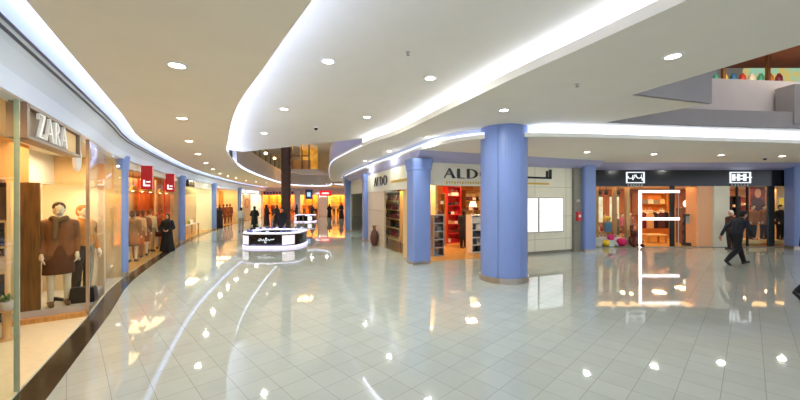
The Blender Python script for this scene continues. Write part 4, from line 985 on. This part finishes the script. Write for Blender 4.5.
# further along the side: white doorway and plain wall
struct('wall_side_far', MB().fbox(FAL, 6.9, 11.8, -.3, -.15, 2.5, 3.4), M_CREAM)
struct('wall_side_inner', MB().fbox(FAL, 6.4, 12.4, -1.4, -1.3, 0, 3.4), M_WHITE)
struct('wall_side_end', MB().fbox(FB, 0, 20.2, -.3, -.15, 0, 3.4), M_CREAM)
area('shop_lamp', FAL.p(9.3,-.7,2.9), .8, 90, 'f2fff8')
t = thing('dark_cabinet', 'dark upright cabinet in the white doorway past the shoe shop', 'cabinet'); MB().fbox(FAL, 7.1, 8.0, -.75, -.25, .0, 1.5).build('body', M_BLACK, t); MB().fbox(FAL, 7.15, 7.95, -.25, -.23, .15, 1.4).build('door', M_BLACKM, t); base(t, FAL.p(7.55,-.5,0))
o = MB().fbox(FAL, 8.6, 11.2, -1.3, -1.27, .4, 2.3).build('wall_poster', emit('mint_poster_glow','dff5ea',.9,col2='bfe6d8',scale=1.5)); tag(o, 'pale mint poster on the wall of the white doorway past the shoe shop', 'poster')  # poster print given its own glow

# ------------------------------------------------------------------ BLACK SHOPS ON THE RIGHT
struct('wall_black_fascia', MB().fbox(FR, -.5, 20, -.15, 0, 2.72, 3.46), M_BLACK)
xs = lambda px, Y=15.2: W(px, Y) - 8.6
m_bo = mat('brown_orange_wall','b8763a',.6,var=.15,scale=2)
struct('wall_shop_back', MB().fbox(FR, -.1, 10.4, -4.65, -4.55, 0, 2.72), m_bo)
struct('wall_shop_back', MB().fbox(FR, 10.5, 17, -4.65, -4.55, 0, 2.72), mat('brown_tan_wall','b98a5c',.6,var=.15,scale=2))
struct('wall_shop_side', MB().fbox(FR, -.16, -.06, -4.55, -.05, 0, 2.72), m_bo)
q0, q1 = FR.p(5.45,-.6,0), FR.p(10.45,-4.6,0); fpz = Frame(q0[:2], (q1[0]-q0[0], q1[1]-q0[1]), (-(q1[1]-q0[1]), q1[0]-q0[0]))
struct('wall_shop_partition', MB().fbox(fpz, 0, 6.4, -.05, .05, 0, 2.72), m_bo)
struct('ceiling_shop', MB().fbox(FR, -.1, 17, -4.6, -.1, 2.72, 2.8), M_CREAM)
struct('floor_shop', MB().fbox(FR, -.1, 17, -4.6, -.02, 0, .012), M_SHOPFLOOR)
for a, d in ((.9,-2.2),(3.0,-2.2),(4.8,-2.4),(6.6,-3.2)): area('shop_lamp', FR.p(a,d,2.66), .45, 120, 'ffcf94')
for a, d in ((8.0,-1.5),(10.6,-2.4),(13.0,-2.2)): area('shop_lamp', FR.p(a,d,2.66), .45, 120, 'ffcf94')
struct('wall_pier_orange', MB().fbox(FR, xs(697), xs(712), -.6, 0, 0, 2.72), mat('lit_peach_wall','eeb184',.6,var=.02))
struct('wall_pier_grey', MB().fbox(FR, xs(712), xs(727.5), -.6, .1, 0, 2.72), M_CREAM)
struct('floor_sill', MB().fbox(FR, xs(591), 16, -.05, .12, 0, .02), M_STONE)
area('pier_lamp', FR.p(xs(704), -.1, 2.68), .2, 14, 'ffb070')
for a0, a1 in ((xs(592), xs(637)), (xs(676), xs(697)), (xs(738), xs(795))):
    wn[0] += 1; o = MB().fbox(FR, a0, a1, -.06, -.048, .02, 2.72).build(f'window_{wn[0]}', M_GLASS); o['kind'] = 'structure'
def black_sign(px0, px1, style, label):
    t = thing('shop_sign', label, 'sign'); a0, a1 = xs(px0), xs(px1); z0, z1 = ZP(183.2,15.2), ZP(172,15.2); b = .04
    fm = MB(); fm.fbox(FR,a0,a1,0,.05,z0,z0+b); fm.fbox(FR,a0,a1,0,.05,z1-b,z1); fm.fbox(FR,a0,a0+b,0,.05,z0+b,z1-b); fm.fbox(FR,a1-b,a1,0,.05,z0+b,z1-b); fm.build('sign_frame', E_SIGN, t)
    w_, h_ = a1-a0, z1-z0; g = MB()
    def B(u0,u1,v0,v1): g.fbox(FR, a0+u0*w_, a0+u1*w_, 0, .04, z0+v0*h_, z0+v1*h_)
    if style == 0:   # flowing script: two bowls on a base stroke with rising stems
        def tube(pts, r): g.tube([FR.p(a0+u*w_, .03, z0+v*h_) for u, v in pts], r, 6)
        tube([(.10,.62),(.10,.48),(.17,.42),(.30,.44),(.36,.56),(.36,.72)], .022); tube([(.36,.5),(.36,.28)], .026)
        tube([(.36,.45),(.44,.48),(.47,.62),(.47,.76)], .022); tube([(.52,.76),(.55,.58),(.62,.46),(.74,.44),(.82,.55),(.84,.76)], .022); tube([(.82,.5),(.88,.44),(.88,.24)], .026)
    else:
        B(.12,.25,.22,.80); B(.25,.38,.45,.56); B(.36,.47,.2,.84); B(.47,.64,.6,.72); B(.47,.64,.32,.44); B(.66,.79,.2,.84); B(.79,1.06,.47,.56)
    g.build('lettering', E_SIGN, t)
    s = MB()
    for i in range(6): s.fbox(FR, a0+w_*(.08+i*.15), a0+w_*(.08+i*.15)+.07, 0, .02, z0-.17, z0-.05)
    s.build('small_lettering', mat('dim_letter','a9a9a4',.5), t); base(t, FR.p((a0+a1)/2,.02,z0-.17))
black_sign(626, 644, 0, 'white framed script sign on the black fascia over the goods window')
black_sign(729.5, 750, 1, 'white framed block letter sign on the black fascia over the mannequin shop')
# lit white entrance bars
t = thing('illuminated_entrance', 'glowing white bars shaped like a letter F framing the black shop entrance', 'light'); d = .12
z_t, z_m = ZP(191.5,15.1), ZP(218.8,15.1); w_ = .11
MB().fbox(FR, xs(637.2), xs(639.4), d-.03, d+.03, .0, z_t+w_/2).build('upright_bar', E_BAR, t)
MB().fbox(FR, xs(639.4), xs(677), d-.03, d+.03, z_t-w_/2, z_t+w_/2).build('top_bar', E_BAR, t)
MB().fbox(FR, xs(639.4), xs(677), d-.03, d+.03, z_m-w_/2, z_m+w_/2).build('middle_bar', E_BAR, t)
MB().fbox(FR, xs(676.3), xs(677), d-.05, d-.02, 0, z_t).build('end_post', M_STEEL, t)
base(t, FR.p(xs(638),d,0))
o = MB().fbox(FR, xs(671.5), xs(676), -.12, -.07, 0, 2.72).build('entrance_post', M_BLACKM); tag(o, 'dark post at the right side of the glowing entrance bars', 'post')
for px, lab in ((600.5,'nearest the lilac column'),(619,'left of the bag pile'),(632,'just left of the glowing upright bar')):
    o = MB().fbox(FR, xs(px)-.07, xs(px)+.07, -.4, -.26, .012, 2.72).build('window_post', M_WOODL); tag(o, f'slim wooden post in the goods window, {lab}', 'post')
# hanging lit panels and garments in the window
for px, w2, lab in ((609,.26,'tall white lit fabric panel, left one in the goods window'),(627,.22,'tall white lit fabric panel, right one in the goods window')):
    t = thing('fabric_panel', lab, 'panel'); mb = MB(); n = 10
    mb.prism([(-w2+2*w2*i/n, .03*math.sin(i*1.9)) for i in range(n+1)] + [(w2-2*w2*i/n, .03*math.sin((n-i)*1.9)-.012) for i in range(n+1)], lambda u, v, z: FR.p(xs(px)+u, -.9+v, z), 1.05, 2.25)
    mb.build('fabric', emit('glowing_fabric','fff0d0',1.0,col2='f0cfa0',scale=3), t); MB().fbox(FR, xs(px)-w2-.03, xs(px)+w2+.03, -.93, -.87, 2.25, 2.31).build('hanging_bar', M_WOOD, t); MB().tube([FR.p(xs(px),-.9,2.31), FR.p(xs(px),-.9,2.72)], .01, 6).build('cord', M_BLACKM, t); base(t, FR.p(xs(px),-.9,1.05))  # lit look of the cloth comes from its own emission
for i, (px, c) in enumerate([(603,'black'),(606.5,'black'),(613,'black'),(625.5,'black')]):
    t = thing('pendant_lamp', f'{ORD[i]} black spotlight from the left under the ceiling of the goods window', 'lamp', FR.p(xs(px),-.5,2.35), 0, 'black spotlights'); MB().lathe([(.06,0),(.075,.02),(.075,.2),(.03,.23)], n=14).build('housing', M_BLACKM, t); MB().tube([(0,0,.22),(0,0,.37)], .012, 6).build('stem', M_BLACKM, t)
for i, (px, d_, tp, bt, sk, wh) in enumerate([(594.5,-.6,'e9e4d8','a3202c',True,'white top, at the lilac column end of'),(616,-.9,'8a6a4a','6b5a45',True,'brown top, behind the cream gift bag in'),(622,-1.6,'c76a7a','8a4a20',True,'rose top, behind the magenta ball in'),(630,-2.2,'a0705a','5b2b20',False,'brown trousers, nearest the glowing bar in'),(603.5,-1.5,'c9a27a','a3202c',True,'tan top, behind the left fabric panel in')]):
    mannequin(f'child mannequin, {wh} the goods window', FR.p(xs(px,15.2-d_),d_,.012), PI+random.uniform(-.5,.5), 1.45, tp, bt, skirt=sk, hair='5a3a22', voxel=.016)
def gift_bag(px, d_, c, cn, sc, z=.012, where=''):
    a = W(px, 15.2-d_)-8.6; t = thing('gift_bag', f'{cn} gift bag {where}', 'bag', FR.p(a,d_,z), random.uniform(-.4,.4), 'gift bags in the goods window'); t.scale = (sc,)*3
    MB().loft([[(x*.17, y*.09, 0) for x, y in ((-1,-1),(1,-1),(1,1),(-1,1))], [(x*.19, y*.11, .36) for x, y in ((-1,-1),(1,-1),(1,1),(-1,1))]], True, False).build('bag_body', gls(c), t)
    for s in (-.1,.1): MB().tube([(-.08,s,.35),(-.07,s,.44),(0,s,.48),(.07,s,.44),(.08,s,.35)], .008, 6).build('handle', gls('e9e4d8'), t)
gift_bag(597,-.22,'f0e4dc','white',1.1,where='farthest left in the pile by the lilac column')
gift_bag(603,-.3,'f2d8dc','pale pink',1.15,where='behind the yellow ball in the pile')
gift_bag(608.5,-.75,'4a8fc0','blue',1.15,.62,'on the low stand above the pile')
gift_bag(614.5,-.35,'f4ece0','cream',1.1,where='in the middle of the pile, right of the pink ball')
gift_bag(627.5,-.3,'ead8c8','beige',1.0,where='at the right end of the pile')
o = MB().fbox(FR, xs(604), xs(614), -1.0, -.55, .012, .62).build('low_stand', M_WOODL); tag(o, 'low wooden stand under the blue gift bag in the goods window', 'stand')
for px, d_, z, r, c, cn, wh in ((605.5,-.12,.012,.17,'f2c830','yellow','at the foot of the window left of the magenta one'),(611,-.15,.28,.16,'e0408a','pink','resting high on the pile between white bags'),(621.5,-.12,.012,.21,'d81f6a','magenta','largest, at the foot of the goods window'),(607.5,-.95,1.08,.15,'e0c83a','yellow-green','above the blue gift bag'),(617,-.2,.012,.12,'f6f0ea','white','between yellow and magenta balls')):
    a = W(px,15.2-d_)-8.6
    if cn == 'pink': 
        o = MB().fbox(FR, a-.14, a+.14, d_-.14, d_+.05, .012, .28).build('display_box', M_WHITE); tag(o, 'white box under the pink ball in the goods window', 'box')
    if cn == 'yellow-green':
        o = MB().fbox(FR, a-.12, a+.12, d_-.12, d_+.12, .012, 1.08).build('display_plinth', M_WOODL); tag(o, 'narrow wooden plinth under the yellow-green ball', 'plinth')
    t = thing('cushion_ball', f'{cn} round cushion ball {wh}', 'ball', FR.p(a,d_,z), 0, 'cushion balls'); MB().ell((0,0,r*.9), r, r, r*.9).build('ball', fab(c), t); MB().lathe([(.02,r*1.77),(.025,r*1.8),(.01,r*1.84)], n=10).build('button', fab('e9e4d8'), t)
# brown plush bear by the upright bar
t = thing('plush_bear', 'brown plush bear sitting by the foot of the glowing upright bar', 'toy', FR.p(W(634,15.3)-8.6,-.1,.012), PI)
mb = MB(); mb.ell((0,0,.24), .2,.17,.24); mb.ell((0,.04,.58), .17,.16,.16); mb.ell((0,.18,.54), .07,.06,.06)
for s in (-1,1): mb.ell((s*.13,.02,.72), .06,.04,.06); mb.capsule((s*.18,.04,.4), .065, (s*.26,.16,.22), .06); mb.capsule((s*.12,.08,.1), .09, (s*.18,.3,.08), .08)
remeshed(mb, .016, 'body', mat('brown_plush','5a2a1c',.95,var=.2,scale=40,bump=.3), t, 3); MB().ell((0,.235,.555), .022,.014,.016).build('nose', M_BLACKM, t)
for s in (-1,1): MB().ell((s*.06,.185,.62), .016,.012,.016).build('eye', M_BLACK, t)
# inside the entrance
shelf_unit('wall_shelf', 'back wall shelf of round goods behind the entrance bars', FR, xs(640,19)+.0, xs(671,19), -4.45, -4.05, 1.25, 2.5, 2, M_ORANGE, M_WOODL, ['e9e4d8','5b2b20','c9a27a','8a8a86'], 'goods on the entrance back shelf', 5, what='entrance back shelf', sc=1.3)
rack('clothes rail with burgundy and black clothes inside the entrance bars', FR, W(641,18)-8.6, W(669,18)-8.6, -2.8, 1.5, ['6d1830','c9a27a','1a1618','4a2a3a','1a1618'], 'rail inside the entrance bars', face=True)
table('low pale bench in front of the clothes rail inside the entrance bars', FR, W(641,17)-8.6, W(660,17)-8.6, -1.9, -1.3, .42, M_WOODL, mat('bench_top','e8c98a',.4))
t = thing('round_lamp', 'white globe lamp on shelves right of the entrance bars', 'lamp', FR.p(W(688,16.6)-8.6,-1.4,1.72)); MB().ell((0,0,.2), .2,.2,.2).build('globe', emit('globe_white','fff2d8',2.2), t); MB().lathe([(.09,0),(.09,.02),(.03,.03)], n=14).build('foot', M_STEEL, t)
shelf_unit('shelf_unit', 'wooden shelf unit right of the entrance bars under the globe lamp', FR, W(679,16.6)-8.6, W(695,16.6)-8.6, -1.65, -1.2, .012, 1.72, 4, M_TAN, M_WOOD, ['5b2b20','16141a','c9a27a','8a4a20' if False else '6d1830'], 'goods under the globe lamp', 4, what='globe lamp shelf')
t = thing('display_easel', 'dark upright frame stand before the shelf under the globe lamp', 'stand'); a0, a1 = W(685,15.6)-8.6, W(692.5,15.6)-8.6
for a in (a0, a1): MB().fbox(FR, a-.03, a+.03, -.45, -.39, .012, 1.45).build('post', M_BLACKM, t)
MB().fbox(FR, a0, a1, -.45, -.39, 1.38, 1.45).build('crossbar', M_BLACKM, t); MB().fbox(FR, a0-.05, a1+.05, -.55, -.3, .012, .14).build('foot', M_BLACKM, t); MB().fbox(FR, a0+.03, a1-.03, -.43, -.42, 1.02, 1.38).build('sign_plate', mat('bluegrey_plate','a9b4bd',.5), t); base(t, FR.p((a0+a1)/2,-.42,.012))
# second black shop
def xx(px, d_): return W(px, 15.2-d_) - 8.6
shelf_unit('dark_cabinet', 'tall dark open cabinet at the left of the mannequin shop', FR, xx(728,-2.5), xx(737,-2.5), -2.7, -2.3, .012, 2.3, 4, M_BLACKM, M_BLACKM, ['e9e4d8','c9a27a','5b2b20'], 'goods in the dark cabinet', 2, cat='cabinet', what='dark cabinet')
shelf_unit('wall_shelf', 'lit wall shelf of small goods behind the walking man', FR, xx(738,-3.5), xx(750,-3.5), -3.9, -3.5, .9, 2.3, 3, M_RED, M_WOODL, ['e9e4d8','a3202c','d77aa0','c9a27a'], 'goods on the lit wall shelf', 4, what='lit wall shelf')
t = thing('fashion_poster', 'large reddish portrait poster hanging in the mannequin shop window', 'poster'); a0, a1, pd = xx(750.5,-1.0), xx(765,-1.0), -1.0
MB().fbox(FR, a0, a1, pd-.04, pd, 1.55, 2.72).build('poster_board', mat('poster_red','8a3a32',.5,var=.5,scale=3), t)
pm = MB(); ac = (a0+a1)/2
pm.prism([(.15*math.cos(i*PI/10), .22*math.sin(i*PI/10)) for i in range(20)], lambda u, v, q: FR.p(ac+u, pd+q, 2.42+v), 0, .012); pm.build('portrait_face', mat('poster_face','dba88a',.5), t)
pm = MB(); pm.prism([(-.32,-.85),(.32,-.85),(.3,-.4),(.1,-.2),(-.1,-.2),(-.3,-.4)], lambda u, v, q: FR.p(ac+u, pd+q, 2.42+v), 0, .008); pm.build('portrait_coat', mat('poster_coat','5a4048',.5), t); base(t, FR.p(ac,pd,1.55))
t = thing('framed_picture', 'yellow picture in pale frame on the right of the mannequin shop', 'picture'); a0, a1 = xx(778.5,-2.0), xx(789,-2.0)
MB().fbox(FR, a0-.06, a1+.06, -2.06, -2.0, 1.2, 2.3).build('frame', M_CREAM, t); MB().fbox(FR, a0+.02, a1-.02, -2.0, -1.99, 1.3, 2.2).build('picture', emit('yellow_picture_glow','e8b848',.8,col2='8a5a20',scale=3), t); base(t, FR.p((a0+a1)/2,-2.03,1.2))  # picture brightness put in as emission
struct('wall_shop_partition', MB().fbox(FR, xx(776,-2.1), xx(792,-2.1), -2.2, -2.07, 0, 2.72), M_PEACH)
o = MB().fbox(FR, xs(770), xs(777), -.14, -.09, 0, 2.72).build('entrance_post', M_BLACKM); tag(o, 'thick black post dividing the mannequin shop window', 'post')
t = thing('display_bench', 'long low pale bench running under the mannequins of the right shop', 'bench'); MB().fbox(FR, xs(738), xs(770), -1.2, -.3, .12, .26).build('bench_top', mat('bench_top','e8c98a',.4), t); MB().fbox(FR, xs(739), xs(769), -1.1, -.4, .012, .12).build('plinth', M_WOODL, t); base(t, FR.p(xs(754),-.75,.012))
t = thing('display_bench', 'long low pale bench right of the thick black post in the mannequin shop', 'bench'); MB().fbox(FR, xs(776), xs(794), -1.2, -.3, .12, .26).build('bench_top', mat('bench_top','e8c98a',.4), t); MB().fbox(FR, xs(777), xs(793), -1.1, -.4, .012, .12).build('plinth', M_WOODL, t); base(t, FR.p(xs(785),-.75,.012))
for px, d_, tp, bt, lab, z in ((752.5,-.7,'a8683a','1a1618','mannequin in tan brown jacket just right of the walking man',.26),(764,-.75,'9a6238','2a2022','mannequin in brown jacket between the walking man and the thick black post',.26),(780.5,-.6,'1a1618','141214','mannequin in black coat right of the thick black post, left of its twin',.26),(791,-1.1,'241e22','141214','mannequin in dark coat nearest the lilac column at the right',.26)):
    mannequin(lab, FR.p(xx(px,d_),d_,z), PI, 1.62, tp, bt, coat=.15, hair='2a1a14', voxel=.015)
t = thing('window_frame', 'thin dark upright bars framing the mannequin shop window', 'frame')
for px in (738, 748.5, 793.5): MB().fbox(FR, xs(px)-.03, xs(px)+.03, -.09, -.02, .02, 2.72).build('bar', M_BLACKM, t)
base(t, FR.p(xs(760),-.05,.02))
for px in (745, 760, 785): area('shop_spot', FR.p(xx(px,-.45),-.45,2.68), .7, 10, 'ffc080')
for px in (597, 608, 620, 631, 650, 664, 688): area('shop_spot', FR.p(xx(px,-.45),-.45,2.68), .7, 10, 'ffc080')

# ------------------------------------------------------------------ KIOSKS
def kiosk(cx, cy, hw, hd, label, detail=True, rz=0):
    t = thing('display_kiosk', label, 'kiosk', (cx, cy, 0), rz)
    def outline(e=0):
        pts = []; n = 15; a, b = hw+e, hd+.3+e
        for sg in (-1, 1):
            for i in range(n):
                th = PI*(1-(i+.5)/n) if sg < 0 else PI*(i+.5)/n
                x = a*math.copysign(abs(math.cos(th))**.75, math.cos(th)); pts.append((x, sg*b*max(0, 1-abs(x/a)**3)**(1/3)))
        return pts
    def front(x): return -(hd+.3)*max(0, 1-abs(x/hw)**3)**(1/3)
    def ring(e0, e1, z0, z1):
        o = outline(e0); i_ = outline(e1); n = len(o); mb = MB()
        vs = [(x,y,z0) for x, y in o] + [(x,y,z0) for x, y in i_] + [(x,y,z1) for x, y in o] + [(x,y,z1) for x, y in i_]
        fs = []
        for k in range(n):
            j = (k+1) % n
            fs += [(k,j,n+j,n+k), (2*n+k,2*n+j,3*n+j,3*n+k), (k,j,2*n+j,2*n+k), (n+k,n+j,3*n+j,3*n+k)]
        return mb.add(vs, fs)
    ring(.03, -.45, 0, .11).build('plinth_light', E_PLINTH, t)
    cb = ring(0, -.42, .11, .60).build('counter_body', M_BLACK, t)
    ring(.01, -.36, .60, .64).build('counter_edge', M_WHITE, t)
    ring(.0, -.34, .64, .665).build('lit_shelf', E_COUNTER, t)
    ring(.0, -.02, .665, .88).build('glass_front', M_GLASS, t)
    ring(.01, -.36, .88, .90).build('glass_top', M_GLASS, t)
    def plate(x0, x1, z0, z1, nm, m, off=.012):
        mb = MB(); n = 12
        xs_ = [x0+(x1-x0)*i/n for i in range(n+1)]
        sec = [(x, front(x)-off) for x in xs_] + [(x, front(x)+.005) for x in xs_[::-1]]
        mb.prism(sec, lambda u, v, z: (u, v, z), z0, z1); mb.build(nm, m, cb)
    plate(-hw*.9, -hw*.6, .16, .54, 'screen', E_SCREEN); plate(hw*.52, hw*.86, .16, .56, 'screen', E_SCREEN)
    if detail:
        mb = MB()
        def tb(pts, r): mb.tube([(x, front(x)-.015, z) for x, z in pts], r, 6)
        tb([(-.33,.36),(-.26,.33),(-.2,.40),(-.14,.34),(-.1,.40),(-.04,.30),(0,.46),(.04,.33),(.1,.40),(.16,.35),(.22,.40),(.3,.38),(.36,.42)], .018)
        tb([(-.05,.30),(-.02,.24),(.03,.27)], .016); tb([(-.3,.41),(-.22,.43)], .014); tb([(.05,.43),(.0,.46)], .02)
        mb.build('logo', E_SIGN, cb)
    return t, outline
t, ol = kiosk(-5.8, 15.95, 1.32, .95, 'curved black and white kiosk with lit glass counter and glowing base in the walkway')
pts = ol(-.17); random.seed(3)
for i in range(0, 30):
    x, y = pts[i]
    if i in (0, 14, 15, 29): continue
    c = random.choice(['8a84c8','e6e2f4','6a6aa8','c8c2e8','5a5a8a','efeaf6']); nm = {'8a84c8':'lilac','e6e2f4':'white','6a6aa8':'violet blue','c8c2e8':'pale lilac','5a5a8a':'slate blue','efeaf6':'pearl white'}[c]
    if random.random() < .5: o = MB().lathe([(.035,0),(.04,.02),(.04,.09),(.015,.1),(.015,.14),(.0,.14)][:5], n=12).build('perfume_bottle', gls(c)); cat = 'bottle'
    else: o = MB().loft([[(a*.07,b*.045,z) for a, b in ((-1,-1),(1,-1),(1,1),(-1,1))] for z in (0,.075)] + [[(a*.06,b*.035,.1) for a, b in ((-1,-1),(1,-1),(1,1),(-1,1))]], True, False).build('jewellery_box', gls(c)); cat = 'box'
    o.location = (-5.8+x, 15.95+y, .666); o.rotation_euler = (0,0,random.uniform(-.5,.5))
    side = 'front' if i < 15 else 'back'; k = i if i < 15 else 29-i
    tag(o, f'{nm} {cat} in the {side} kiosk counter, {k} from its left end'.replace(f', {k} from', f', {(ORD + ["thirteenth","fourteenth","fifteenth"])[k-1]} from'), cat, 'goods in the kiosk counter')
area('kiosk_glow', (-5.85, 14.5, .09), 2.2, 5, 'cfc4ff', rot=(R(70),0,0), size_y=.1)
t2, ol2 = kiosk(W(305.5,33), 33.0, .95, .8, 'smaller white topped kiosk with dark sides far down the walkway', False)
for i, px in enumerate((299, 303, 312)):
    t = thing('bar_stool', f'{ORD[i]} dark round stool from the left by the far kiosk', 'stool', (W(px,31.2),31.2,0), 0, 'stools at the far kiosk'); MB().lathe([(.19,.62),(.2,.66),(.18,.7)], n=16).build('seat', M_BLACKM, t); MB().lathe([(.02,.02),(.02,.62)], n=10).build('stem', M_STEEL, t); MB().lathe([(.2,0),(.2,.02),(.03,.04)], n=16).build('foot', M_STEEL, t)
